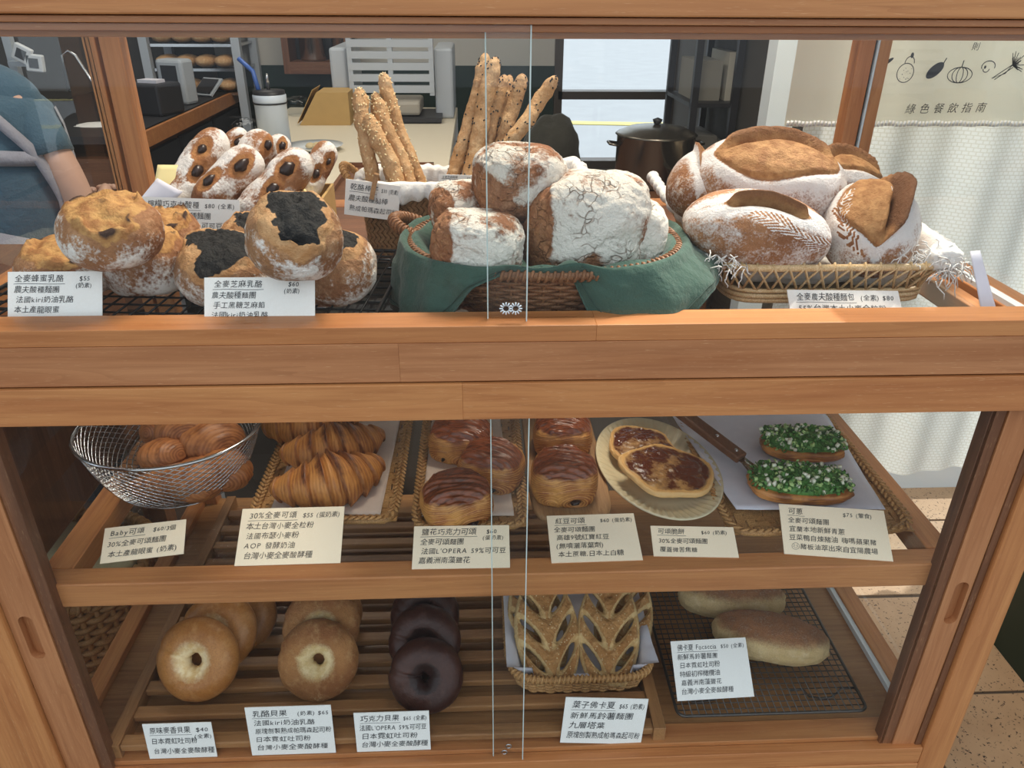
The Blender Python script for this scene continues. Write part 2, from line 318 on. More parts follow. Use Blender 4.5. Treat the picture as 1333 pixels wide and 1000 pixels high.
# back wall with an opening for the added reflection window: x .35..0.9, z .5..1.5
bw = struct('wall_back', bx(Geo(), -3, -1.25, 3.3, 3.4, 0, 2.6), walld)
g = Geo(); bx(g, -1.25, .40, 3.3, 3.4, 1.02, 2.6); bx(g, .40, .98, 3.3, 3.4, 1.7, 2.6); bx(g, .40, .98, 3.3, 3.4, 0, .55); part('upper_plaster', g, wallw, bw, smooth=False)
part('green_dado', bx(Geo(), -1.25, .40, 3.29, 3.4, 0, 1.02), M_['darkgreen'], bw, smooth=False)
part('pier', bx(Geo(), .98, 1.15, 3.3, 3.4, 0, 2.6), walld, bw, smooth=False)
wn = struct('reflection_window', bx(Geo(), .40, .98, 3.33, 3.345, .55, 1.7), M_['glass'])  # added window, stands in for a bright street reflection in the case glass
g = Geo(); bx(g, .38, .42, 3.27, 3.36, .53, 1.72); bx(g, .96, 1.0, 3.27, 3.36, .53, 1.72); bx(g, .4, .98, 3.27, 3.36, .53, .57); bx(g, .4, .98, 3.27, 3.36, .868, .905); bx(g, .4, .98, 3.27, 3.36, 1.68, 1.72); part('window_frame', g, plain('bronze_frame', '4E453E', .4), wn, smooth=False)
struct('wall_left', bx(Geo(), -3.1, -3, -.15, 3.4, 0, 2.6), walld)
struct('wall_right', bx(Geo(), .98, 1.03, 1.22, 3.3, 0, 2.6), walld)
struct('ceiling', bx(Geo(), -3.1, 1.25, -.15, 3.4, 2.6, 2.68), wallw)
gw = struct('wall_green', bx(Geo(), 1.192, 1.235, -.15, .60, 0, 2.1), M_['darkgreen'])
q = MB('pavement', .9); v = q.coord(); q.col(q.mix(q.noise(v, 3, 5), srgb('A9AEB4'), srgb('989CA2'))); pav = q.m
struct('ground', bx(Geo(), -30, 30, -25, 45, -.12, -.061), pav)
struct('ground_front', bx(Geo(), -30, 30, -12, -.16, -.119, -.03), plain('asphalt', '6C6A68', .9, noise=.2, ns=9))
yl = plain('reflected_road_yellow', 'E0D080', .8)
for k in range(3):
    g = Geo(); box(g, (1.6, 6.0+k*2.6, -.055), (.22, 9, .008), rot(0, 0, 1.5-.05*k)); single('reflected_road_line', g, yl, (0, 0, 0), 'added yellow line standing in for a street line reflected in the glass', 'reflected road line', 'reflected yellow street lines', smooth=False)  # added strips, stand in for yellow lines in the street reflection
# glazed screen on the right with white aluminium frame
sc = struct('window_2', bx(Geo(), .76, 1.75, 1.18, 1.186, .1, 2.5), M_['glass'])
g = Geo(); bx(g, .69, .755, 1.16, 1.22, 0, 2.6); bx(g, 1.70, 1.75, 1.16, 1.22, 0, 2.6); bx(g, .74, 1.72, 1.16, 1.21, 2.48, 2.6); bx(g, .74, 1.72, 1.16, 1.21, 0, .10); part('window_frame', g, M_['alu'], sc, smooth=False)
# curtain + banner
def curtain_mat():
    q = MB('seersucker_curtain', .95, .1); v = q.coord((1, 1, 1)); wv = q.new('ShaderNodeTexBrick'); q.l(q.coord((1, 1, 1), kind='UV'), wv.inputs['Vector'])
    wv.inputs['Scale'].default_value = 1; wv.offset = .5
    wv.inputs['Color1'].default_value = (1, 1, 1, 1); wv.inputs['Color2'].default_value = (.9, .9, .9, 1); wv.inputs['Mortar'].default_value = (0, 0, 0, 1); wv.inputs['Brick Width'].default_value = .011; wv.inputs['Row Height'].default_value = .008; wv.inputs['Mortar Size'].default_value = .0018; wv.inputs['Mortar Smooth'].default_value = 1
    c = q.mix(wv.outputs['Color'], srgb('E2DED2'), srgb('F6F5F0')); q.col(c); q.bump(wv.outputs['Color'], .35, .0015)
    tl = q.new('ShaderNodeBsdfTranslucent'); q.l(c, tl.inputs[0]); mx = q.new('ShaderNodeMixShader'); mx.inputs[0].default_value = .55
    out = q.n['Material Output']; q.l(q.b.outputs[0], mx.inputs[1]); q.l(tl.outputs[0], mx.inputs[2]); q.l(mx.outputs[0], out.inputs[0]); return q.m
def hanging(x0, x1, z0, z1, y, amp, fr, seed, nx=160, nz=60, wav=0):
    x = np.linspace(x0, x1, nx); z = np.linspace(z0, z1, nz); X, Z = np.meshgrid(x, z, indexing='ij')
    Y = y+amp*(np.sin(X*fr+seed)+.5*np.sin(X*fr*2.3+seed*2+Z*1.5))+amp*.5*fbm(np.stack([X*6, Z*3, X*0+seed], -1).reshape(-1, 3), seed, 3).reshape(X.shape)
    if wav: Z = Z+np.where(Z < z0+.001, wav*np.sin(X*20), 0)
    return np.stack([X, Y, Z], -1)
cm = curtain_mat()
def add_uv(me, ax=(0, 2)):
    uv = me.uv_layers.new(name='UVMap'); co = np.zeros(len(me.vertices)*3, np.float32); me.vertices.foreach_get('co', co); co = co.reshape(-1, 3)
    li = np.zeros(len(me.loops), np.int32); me.loops.foreach_get('vertex_index', li); uv.data.foreach_set('uv', co[li][:, list(ax)].ravel())
for (x0, x1, z0, z1, y, nm) in ((.66, 1.7, .27, 2.2, .86, 'white crinkled curtain hanging behind the right end of the display case'), (.80, .98, .3, 2.3, 1.10, 'narrow white curtain panel beside the white aluminium frame')):
    g = grid(Geo(), hanging(x0, x1, z0, z1, y, .013, 26, int(y*10))); me = g.mesh('curtain'); add_uv(me)
    if y < 1:
        rt = root('curtain', ((x0+x1)/2, y, z1), nm, 'curtain')
        for vv in me.vertices: vv.co -= rt.location
        part('curtain_panel', me, cm, rt); rod = tube(Geo(), [(x0-.05, y, z1+.01), (x1+.1, y, z1+.01)], .012, 10); part('curtain_rod', rod, M_['alu'], rt, world=True)
    else: single('curtain', me, cm, (0, 0, 0), nm, 'curtain')

# ------------------------------------------------------------------ glyph lettering
_gl = {}
def glyph(ch):
    if ch in _gl: return _gl[ch]
    cu = bpy.data.curves.new('t', 'FONT'); cu.body = ch; cu.resolution_u = 2; o = bpy.data.objects.new('t', cu); COL.objects.link(o)
    bpy.context.view_layer.update(); dg = bpy.context.evaluated_depsgraph_get(); me = bpy.data.meshes.new_from_object(o.evaluated_get(dg))
    V = np.array([v.co[:] for v in me.vertices]).reshape(-1, 3)
    F3 = []
    me.calc_loop_triangles()
    for t in me.loop_triangles: F3.append(t.vertices[:])
    bpy.data.objects.remove(o); bpy.data.curves.remove(cu); bpy.data.meshes.remove(me)
    adv = 1.0 if ord(ch) > 0x2e80 else ((V[:, 0].max()+.1) if len(V) else .45)
    if ord(ch) < 0x2e80 and len(V): V[:, 0] -= 0
    _gl[ch] = (V, np.array(F3), adv); return _gl[ch]
def line_geo(g, txt, x, y, size, jit=.05, maxw=None, slant=.12):
    wd = sum(glyph(c)[2] for c in txt)*size
    sx = 1. if not maxw or wd < maxw else maxw/wd
    for ch in txt:
        V, F, adv = glyph(ch)
        if len(V):
            s = size*(1+random.uniform(-jit, jit)*1.5); a = random.uniform(-jit, jit); P = (V[:, :2]-[adv/2, .36])*s
            P = np.stack([P[:, 0]*math.cos(a)-P[:, 1]*math.sin(a)+P[:, 1]*slant, P[:, 0]*math.sin(a)+P[:, 1]*math.cos(a)], 1)+[adv/2*size, .36*size+random.uniform(-jit, jit)*size*.6]
            g.add(np.stack([x+P[:, 0]*sx, y+P[:, 1], np.zeros(len(P))], 1), F)
        x += adv*size*sx
    return x
def ribbon(g, pts, wdt, z=0):
    P = np.array(pts, float); T = np.gradient(P, axis=0); T /= np.linalg.norm(T, axis=1)[:, None]+1e-9; N = np.stack([-T[:, 1], T[:, 0]], 1)
    A = np.stack([np.c_[P+N*wdt/2, np.full(len(P), z)], np.c_[P-N*wdt/2, np.full(len(P), z)]], 1); return grid(g, A)
def disc2(g, pts, z=0):
    P = np.array(pts, float); c = P.mean(0); n = len(P); g.add(np.r_[np.c_[P, np.full(n, z)], [[c[0], c[1], z]]], [[i, (i+1) % n, n] for i in range(n)]); return g
def arc(cx, cy, rx, ry, a0=0, a1=2*PI, n=24, tilt=0):
    t = np.linspace(a0, a1, n); x = rx*np.cos(t); y = ry*np.sin(t); return np.stack([cx+x*math.cos(tilt)-y*math.sin(tilt), cy+x*math.sin(tilt)+y*math.cos(tilt)], 1)

# banner over the curtain
BY = .82
def bpx(px, py): P = GY(px, py, BY); return P[0], P[2]
bn = root('cloth_banner', (.9, BY, 1.6), 'cream cloth banner with vegetable drawings hung over the white curtain', 'banner')
bz = bpx(1220, 164)[1]
A = hanging(.60, 1.5, bz, 1.62, BY-.004, .0035, 14, 3, 80, 30)
q = MB('banner_cloth', .9, .1); v = q.coord(); q.col(q.mix(q.noise(v, 12, 3), srgb('F8F4E6'), srgb('EFE9D6'))); tl = q.new('ShaderNodeBsdfTranslucent'); tl.inputs[0].default_value = srgb('F8F2E2'); mx = q.new('ShaderNodeMixShader'); mx.inputs[0].default_value = .6; q.l(q.b.outputs[0], mx.inputs[1]); q.l(tl.outputs[0], mx.inputs[2]); q.l(mx.outputs[0], q.n['Material Output'].inputs[0]); bcm = q.m
part('banner_cloth', grid(Geo(), A), bcm, bn, world=True)
g = Geo(); 
for k in range(120): x = .605+k*.0075; g = box(g, (x, BY-.011, bz+.006+.001*math.sin(k)), (.005, .002, .010))
part('hem_stitching', g, M_['whitecloth'], bn, world=True)
def plane_to_world(g, o, U, V_):
    N = np.cross(U, V_)
    for i in range(len(g.V)): g.V[i] = np.array(o)+g.V[i][:, :1]*U+g.V[i][:, 1:2]*V_+g.V[i][:, 2:3]*N
    return g
g = Geo(); yy = 0
def bline(px, py): X, Z = bpx(px, py); return X, Z
for i, ch in enumerate('綠色餐飲指南'):
    X, Z = bpx(1174+i*18.2, 146-i*.4); line_geo(g, ch, X, Z, .020, 0, slant=.18)
X, Z = bpx(1260, 64); line_geo(g, '則', X, Z, .015, 0, slant=.1)
part('lettering', plane_to_world(g, (0, BY-.0115, 0), np.array([1., 0, 0]), np.array([0, 0, 1.])), M_['ink'], bn, world=True, smooth=False, kind='stuff')
g = Geo()
def P2(px, py): return np.array(bpx(px, py))
W_ = .0016
c = P2(1175, 92); ribbon(g, arc(c[0], c[1]-.003, .016, .017), W_); ribbon(g, arc(c[0]+.004, c[1]+.014, .009, .012, 0, PI), W_); disc2(g, arc(c[0]+.006, c[1]+.028, .003, .005))
for k in range(14): disc2(g, arc(c[0]+random.uniform(-.011, .011), c[1]-.003+random.uniform(-.012, .012), .0008, .0008, n=6))
c = P2(1213, 91); disc2(g, arc(c[0], c[1], .019, .010, tilt=.75)); ribbon(g, [c+[.013, .012], c+[.017, .022]], .002)
c = P2(1245, 97); ribbon(g, arc(c[0], c[1], .024, .014), W_); ribbon(g, arc(c[0], c[1], .015, .014), W_); ribbon(g, arc(c[0], c[1], .006, .014), W_); ribbon(g, [c+[0, .014], c+[.001, .026]], .002)
c = P2(1282, 86); ribbon(g, arc(c[0], c[1], .013, .010, -.3, PI+.4), W_); ribbon(g, arc(c[0]-.003, c[1]-.004, .006, .006, PI, 2*PI), W_); disc2(g, arc(c[0]-.006, c[1]-.001, .002, .003))
c = P2(1302, 92); ribbon(g, [c+[.014, .012], c+[-.020, -.013], c+[.004, -.004], c+[.014, .012]], W_); ribbon(g, [c+[.016, .007], c+[-.014, -.015]], W_)
for k in range(40): a = random.uniform(-.6, 1.9); r = random.uniform(.004, .026); ribbon(g, [c+[.014, .010], c+[.014+r*math.cos(a), .010+r*math.sin(a)]], .0013)
c = P2(1150, 81); disc2(g, arc(c[0], c[1], .015, .0035, tilt=.6)); c = P2(1133, 94); ribbon(g, arc(c[0], c[1], .007, .015), W_)
for k in range(6): a = k*PI/3; ribbon(g, [c, c+[.006*math.cos(a), .014*math.sin(a)]], W_)
part('vegetable_drawings', plane_to_world(g, (0, BY-.0115, 0), np.array([1., 0, 0]), np.array([0, 0, 1.])), M_['ink'], bn, world=True, smooth=False, kind='stuff')

# ================================================================== DISPLAY CASE
XL, XR = -.632, .686; ZF = 1.020; ZS = .705; ZB = .385; YB = .66
ca = root('display_case', (.025, .33, 0), 'two-tier orange-brown wooden display case with sliding glass fronts', 'display case')
def cpart(name, b, mat, bev=.0015, par=None, **k):
    g = bx(Geo(), *b); return part(name, g, M_[mat], ca, smooth=False, bevel=bev, world=True, **k)
# top rail: board and stepped grooves
cpart('top_rail', (XL, XR, 0, .05, 1.338, 1.42), 'woodx'); cpart('track_strip', (XL, XR, .006, .05, 1.3315, 1.3372), 'rwoodx', .0008); cpart('track_strip', (XL, XR, .013, .05, 1.325, 1.331), 'rwoodx', .0008)
cpart('track_strip', (XL, XR, .03, .05, 1.319, 1.3245), 'woodx', .0008)
cpart('top_rail', (XL, XR, YB-.03, YB, 1.325, 1.42), 'woodx'); cpart('top_rail', (XL, XL+.04, .05, YB-.03, 1.33, 1.42), 'woody'); cpart('top_rail', (XR-.04, XR, .05, YB-.03, 1.33, 1.42), 'woody')
# middle rails (three stacked boards, joined in two lengths)
for (a, b, m) in ((XL, .12, 'woodx'), (.1200, XR, 'woodx')):
    cpart('middle_rail', (a, b, 0, .040, 1.034, 1.0520), m, .0006)
for (a, b, m) in ((XL, -.085, 'rwoodx'), (-.085, XR, 'rwoodx')):
    cpart('middle_rail', (a, b, -.001, .040, .9895, 1.0338), m, .0005)
for (a, b, m) in ((XL, -.02, 'woodx'), (-.02, XR, 'woodx')):
    cpart('middle_rail', (a, b, -.004, .040, .944, .9875), m, .0006)
# upper floor: frame + glass
cpart('floor_frame', (XL, XR, .61, YB, .985, ZF), 'woodx'); cpart('floor_frame', (XL, XL+.03, .04, .61, .985, ZF), 'woody'); cpart('floor_frame', (XR-.05, XR, .04, .61, .985, ZF), 'woody'); cpart('floor_frame', (XR-.085, XR-.06, .04, .61, .99, ZF-.004), 'woody')
cpart('floor_frame', (XL+.03, XR-.05, .41, .61, .985, ZF-.001), 'dwoodx')
cpart('glass_shelf', (XL+.03, XR-.085, .04, .41, ZF-.008, ZF-.0002), 'glass', 0)
cpart('sill_track', (XR-.047, XR-.035, .04, .64, ZF, ZF+.006), 'alu', 0)
# corner posts
for x in (-.598, .632):
    cpart('corner_post', (x, x+.032, .628, .660, 0, 1.33), 'woodz')
for x in (-.624, .6665):
    cpart('corner_post', (x, x+.020, .628, .660, 0, 1.33), 'woodz')
# lower front posts and sliding stiles
cpart('front_post', (XL, -.5915, 0, .045, .0, .944), 'woodz', .003); cpart('front_post', (.642, XR, 0, .045, 0, .944), 'woodz', .003)
cpart('post_inner_strip', (.632, .6415, .006, .045, .33, .944), 'dwoodz', .001)
def stile(x0, x1, y0, y1, z0, z1, cx, cz):
    g = Geo(); hw, hh = .0090, .036; a = np.linspace(0, PI, 15)
    bx(g, x0, cx-hw, y0, y1, z0, z1); bx(g, cx+hw, x1, y0, y1, z0, z1)      # the wood left and right of the finger slot
    bx(g, cx-hw, cx+hw, y0, y1, z0, cz-hh); bx(g, cx-hw, cx+hw, y0, y1, cz+hh, z1); bx(g, cx-hw, cx+hw, y0+.010, y1, cz-hh, cz+hh)
    for s_ in (1, -1):
        arcp = np.stack([cx+hw*np.cos(a), cz+s_*((hh-hw)+hw*np.sin(a))], 1); n = len(a)
        rows = np.stack([np.c_[arcp[:, 0], np.full(n, y0), np.full(n, cz+s_*hh)], np.c_[arcp[:, 0], np.full(n, y0), arcp[:, 1]], np.c_[arcp[:, 0], np.full(n, y0+.010), arcp[:, 1]]], 0); grid(g, rows if s_ > 0 else rows[:, ::-1])
    return part('door_stile', g, M_['rwoodz'], ca, smooth=False, world=True)
stile(-.5905, -.5455, .008, .030, .365, .944, -.5695, .630); stile(.5985, .6315, .008, .030, .352, .944, .6180, .647)
cpart('side_post', (-.690, XL-.0005, .012, .060, 0, .944), 'woodz', .002); cpart('stile_strip', (-.545, -.529, .010, .028, .365, .944), 'dwoodz', .0008); cpart('stile_strip', (.580, .598, .010, .028, .352, .944), 'dwoodz', .0008)
# glass doors (each pane overlaps the other in the middle)
for (x0, x1, y, z0, z1) in ((-.535, .052, .003, .373, .944), (.010, .585, .010, .373, .944), (XL+.005, .048, .012, 1.052, 1.331), (.008, XR-.005, .020, 1.052, 1.331)):
    cpart('glass_pane', (x0, x1, y, y+.004, z0, z1), 'glass', 0)
    xe = x1 if x0 < -.2 else x0
    cpart('pane_edge', (xe-.0006, xe+.0006, y-.0003, y+.0043, z0, z1), 'edge', 0)
for x in (-.618, .660):
    cpart('side_glass', (x, x+.005, .046, .628, .985, 1.33), 'glass', 0); cpart('side_glass', (x, x+.005, .046, .628, .38, .945), 'glass', 0)
    cpart('corner_bead', (x-.002, x+.006, .628, .634, 1.02, 1.33), 'alu', 0)
# bottom: board, front rails
cpart('bottom_board', (XL+.01, XR-.01, .051, YB-.01, .355, ZB-.007), 'slatx', 0); cpart('bottom_rail', (XL+.042, .6415, .000, .0160, .340, .372), 'woodx', .001); cpart('bottom_rail', (XL+.042, .6415, -.002, .034, .30, .3395), 'woodx')
cpart('bottom_rail', (XL+.042, .6415, .0165, .050, .350, .3795), 'woodx', .0008)
cpart('base_panel', (XL+.042, .6415, .012, .034, 0, .30), 'dwoodx', 0); cpart('base_side', (XL, XL+.015, .045, YB-.03, 0, .37), 'woody', 0); cpart('base_side', (XR-.015, XR, .045, YB-.03, 0, .37), 'woody', 0)
cpart('side_rail', (.640, .672, .05, .63, .372, .392), 'woody'); cpart('sill_track', (.632, .640, .05, .63, .376, .388), 'alu', 0); cpart('side_rail', (-.618, -.590, .05, .63, .372, .392), 'woody')
# lower shelf frame with glass
cpart('shelf_rail', (-.560, .625, .024, .055, .664, ZS-.004), 'woodx', .002)
cpart('shelf_rail', (-.560, -.522, .055, .62, .668, ZS-.004), 'woody', .0015); cpart('shelf_rail', (.590, .625, .055, .62, .668, ZS-.004), 'woody', .0015); cpart('shelf_rail', (-.522, .590, .59, .62, .668, ZS-.004), 'woodx', .0015)
cpart('glass_shelf', (-.521, .589, .056, .589, ZS-.010, ZS-.0035), 'glass', 0)
ZS -= .0035
# tiny screws near the pane overlap
for (x, z) in ((.032, .3925), (.026, .380)): 
    g = Geo(); tube(g, [(x+.004*math.cos(t), .0105, z+.004*math.sin(t)) for t in np.linspace(0, 2*PI, 13)[:-1]], .0009, 5, True); part('pull_ring', g, M_['steel'], ca, world=True)
for dx in (-.007, .007):
    g = Geo(); P = GY(665+dx*900, 402, .0105)
    for k in range(12): a = k*PI/6; tube(g, [(P[0]+.003*math.cos(a), .0108, P[2]+.003*math.sin(a)), (P[0]+.0068*math.cos(a), .0108, P[2]+.0068*math.sin(a))], .0008, 4)
    part('flower_sticker', g, M_['alu'], ca, world=True)

# ================================================================== BREADS
def nrm(V): return V/(np.linalg.norm(V, axis=-1, keepdims=True)+1e-12)
def superq(V, e):   # push a unit sphere towards a box: e<1 boxier
    p = 2/e; n = (np.abs(V)**p).sum(1)**(1/p); return V/n[:, None]
def make(V, F, att, name='bread'):
    g = Geo(); g.add(V, F); return g.mesh(name, True, att)
def bun(r, h, seed, n=5, filled=False, cuts=4):
    U, F = ico(n); V = superq(U, .86); P = V*[r, r, h]; nz = fbm(U*1.6+seed, seed); nf = fbm(U*5+seed, seed+3, 4); az = np.arctan2(U[:, 1], U[:, 0]); pol = np.arccos(np.clip(U[:, 2], -1, 1))
    k = 1+.07*nz+.018*nf
    # opened star on top: petals curl up with gaps between
    ph = az*cuts/2+seed+nz*.8; gap = np.abs(np.sin(ph)); reach = .56+.26*gap+.15*vn(U*2.2, seed+9)+.14*vn(U*6, seed+19)+(.52 if filled else .34)*np.exp(-(((az+PI/2+.2*math.sin(seed)+PI) % (2*PI)-PI)/.50)**2)
    inside = ss(.0, .22, reach-pol); lip = np.exp(-((pol-reach)/.10)**2)*gap
    P = P*k[:, None]; P[:, 2] += lip*h*.30*(.6+.6*vn(U*4, seed+5)) - inside*h*(.10 if not filled else .0)*gap + inside*h*.12*nf
    if filled: P[:, 2] += inside*h*(.16*fbm(U*14, seed+8, 3)+.05)
    P[:, 2] = np.where(P[:, 2] < -h*.72, -h*.72+(P[:, 2]+h*.72)*.12, P[:, 2]); P[:, 2] += h*.74
    c = np.clip(ss(-.16, .10, reach+.16-pol), 0, 1)
    if filled: d = ss(-.02, .06, inside-.25+.12*nf)*ss(-.25, .15, 1-pol/1.25+.5*gap-.25)
    else: d = np.clip(lip*1.1*(.35+1.6*vn(U*4.5, seed+2)), 0, 1)*.8+inside*ss(.1, .6, nf)*.6
    f = .46+.35*nz+.12*ss(1.0, 1.7, pol)-.5*c
    return make(P, F, dict(c=c*.9, d=d, f=f))
def on_thing(name, me, mat, loc, label, cat, group=None, R=(0, 0, 0), **k):
    return single(name, me, mat, loc, label, cat, group, R=R, **k)

# ------------------------------------------------------------------ trays & racks
def wire_rack(name, c, sx, sy, z, nx, ny, rz, label, group=None, mat='darksteel', wr=.0011, foot=.02, rim=.0022, bentleg=False):
    rt = root(name, (c[0], c[1], z-foot), label, 'cooling rack', group, rz); g = Geo(); hz = foot-.002
    cr = .012; a = []
    for (X, Y, a0) in ((sx/2-cr, sy/2-cr, 0), (-sx/2+cr, sy/2-cr, PI/2), (-sx/2+cr, -sy/2+cr, PI), (sx/2-cr, -sy/2+cr, 1.5*PI)):
        for t in np.linspace(a0, a0+PI/2, 5): a.append((X+cr*math.cos(t), Y+cr*math.sin(t), hz))
    tube(g, a, rim, 8, True); part('rim_wire', g, M_[mat], rt)
    me1 = tube(Geo(), [(0, -sy/2, hz+.0015), (0, sy/2, hz+.0015)], wr, 5).mesh('wire'); me2 = tube(Geo(), [(-sx/2, 0, hz-.0003), (sx/2, 0, hz-.0003)], wr, 5).mesh('wire')
    for i in range(1, nx): part('wire', me1, M_[mat], rt, loc=(-sx/2+sx*i/nx, 0, 0))
    for j in range(1, ny): part('wire', me2, M_[mat], rt, loc=(0, -sy/2+sy*j/ny, 0))
    for (X, s) in ((-1, 1), (1, 1), (-1, -1), (1, -1)):
        g = Geo(); x = X*sx*.32; y = s*sy*.38
        tube(g, [(X*sx*.5, y, hz-.002), (x+X*.03, y, hz-.002), (x+X*.018, y, .0025), (x, y, .0018), (x-X*.018, y, .006), (x-X*.03, y, hz-.002), (x-X*.05, y, hz-.003)], .0016, 6); part('foot', g, M_[mat], rt)
    return rt
# upper left rack, turned slightly
cR = FZ(520, 430, 1.04); cL = np.array([-.555, .07])
rk = wire_rack('wire_rack', (-.335, .180), .46, .26, 1.042, 26, 11, math.radians(-5), 'black wire cooling rack under the cheese buns at the left of the upper shelf', foot=.022, wr=.0013, rim=.0026)
RZ_ = 1.0435
def bun_at(px, py, zc, r, h, seed, filled, lab, tilt=(0, 0, 0), zb=None):
    P = FZ(px, py, zc); me = bun(r, h, seed, 5, filled, 3 if not filled else 2)
    z = P[2]-h*.85 if zb is None else zb
    return single('sesame_cheese_bun' if filled else 'honey_cheese_bun', me, M_['sesame_bun' if filled else 'bun'], (P[0], P[1], z), lab, 'bread bun', 'honey cheese buns' if not filled else 'black sesame cheese buns', R=tilt)
bun_at(94, 350, RZ_+.022, .056, .034, 3, False, 'round honey cheese bun at the far left of the rack, behind its price card', zb=RZ_)
bun_at(192, 344, RZ_+.027, .048, .042, 5, False, 'honey cheese bun with yellow torn top, front right below the stacked bun', zb=RZ_)
bun_at(218, 316, RZ_+.030, .042, .042, 9, False, 'honey cheese bun mostly hidden behind the front right bun', zb=RZ_)
bun_at(144, 294, RZ_+.090, .051, .036, 14, False, 'honey cheese bun stacked on top of the others at left', (.15, -.04, .6), zb=RZ_+.058)
bun_at(296, 352, RZ_+.024, .056, .037, 21, True, 'black sesame cheese bun at the front, behind the second price card', (.16, 0, .2), zb=RZ_)
bun_at(440, 350, RZ_+.028, .048, .040, 27, True, 'black sesame cheese bun at the right edge of the rack', (.18, -.1, -.2), zb=RZ_)
bun_at(388, 335, RZ_+.03, .042, .036, 33, True, 'black sesame cheese bun under the stacked sesame bun', zb=RZ_)
bun_at(330, 318, RZ_+.03, .042, .038, 35, True, 'black sesame cheese bun half hidden at the back beside the wooden clip', (.1, .0, .9), zb=RZ_)
bun_at(379, 304, RZ_+.088, .049, .040, 41, True, 'black sesame cheese bun stacked on top with a big black filling', (.32, .06, .35), zb=RZ_+.058)

# ------------------------------------------------------------------ olive / chocolate sticks in a lined box
def capsule(L, r, seed, n=40, k=28, knob=.08, taper=.82, bend=0., fl=.55, nose=.9):
    s = np.linspace(-1, 1, n); s = np.sign(s)*(1-(1-np.abs(s))**1.5); prof = np.power(np.clip(1-np.abs(s)**(2+6*taper), 0, 1), .5)
    th = np.arange(k)/k*2*PI; S, T = np.meshgrid(s, th, indexing='ij'); R = r*prof[:, None]*(1+0*T)
    D = np.stack([np.cos(T), np.sin(T), S*L/r/2], -1); nz = fbm(D.reshape(-1, 3)*1.1+seed, seed, 4).reshape(S.shape); R = R*(1+knob*2*nz)
    X = R*np.cos(T)+bend*(1-S**2); Y = R*np.sin(T); Z = S*L/2
    return np.stack([X, Y, Z], -1), S, T, nz
def orient(a, b):   # rotation taking +z to the direction a->b
    return (Vector(b)-Vector(a)).to_track_quat('Z', 'Y').to_euler()
BXC = (-.32, .43)
bxr = root('bread_box', (-.345, .45, ZF), 'shallow kraft box lined with yellow paper holding the fruit-studded sticks', 'box', None, .0)
g = Geo(); w2, d2, h2 = .112, .07, .060
for (c, d) in (((0, -d2, h2/2), (2*w2, .004, h2)), ((0, d2, h2/2), (2*w2, .004, h2)), ((-w2, 0, h2/2), (.004, 2*d2, h2)), ((w2, 0, h2/2), (.004, 2*d2, h2)), ((0, 0, .003), (2*w2, 2*d2, .005))): box(g, c, d)
part('carton', g, M_['kraft'], bxr, smooth=False)
def sheet(pts, mat, par, nm, thick=.0008):
    P = np.array(pts, float); n = 8; uu, vv = np.meshgrid(np.linspace(0, 1, n), np.linspace(0, 1, n), indexing='ij'); A = (1-uu)[..., None]*((1-vv)[..., None]*P[0]+vv[..., None]*P[3])+uu[..., None]*((1-vv)[..., None]*P[1]+vv[..., None]*P[2])
    nn = np.cross(P[1]-P[0], P[3]-P[0]); nn = nn/np.linalg.norm(nn); A = A+nn*(.004*fbm(A.reshape(-1, 3)*14, 5, 2)).reshape(n, n)[..., None]
    g = grid(Geo(), A); o = part(nm, g, mat, par, world=True); m = o.modifiers.new('thickness', 'SOLIDIFY'); m.thickness = thick; return o
Yb = .385
sheet([GY(425, 285, .37), GY(432, 278, .50), GY(400, 240, .50), GY(390, 252, .38)], M_['yellow_paper'], bxr, 'paper_liner'); sheet([GY(197, 262, .38), GY(330, 262, .38), GY(420, 300, .37), GY(180, 330, .38)], M_['yellow_paper'], bxr, 'paper_liner')
sheet([GY(205, 215, .41), GY(250, 215, .43), GY(230, 262, .39), GY(197, 262, .38)], M_['yellow_paper'], bxr, 'paper_liner'); sheet([GY(180, 262, .37), GY(205, 232, .39), GY(238, 250, .37), GY(200, 285, .37)], M_['white_paper'], bxr, 'paper_liner')
sticks = [((218, 268), (284, 176), 25, .40, .48), ((262, 262), (330, 203), 27, .385, .44), ((300, 235), (345, 178), 22, .46, .50), ((262, 225), (316, 172), 15, .50, .54), ((350, 240), (366, 180), 17, .53, .56), ((318, 280), (396, 205), 27, .375, .43), ((392, 250), (428, 190), 18, .46, .50)]
txt7 = ['leftmost fruit-studded bread stick, tallest in the lined box', 'fruit-studded stick lying front centre-left in the box behind its card', 'fruit-studded stick standing behind the centre with a fruit at its tip', 'small floury fruit-studded stick end peeking out at the back left', 'floury fruit-studded stick at the back near the white canister', 'fruit-studded stick at the front right wrapped in flour with two openings', 'rightmost fruit-studded stick leaning out of the lined box']
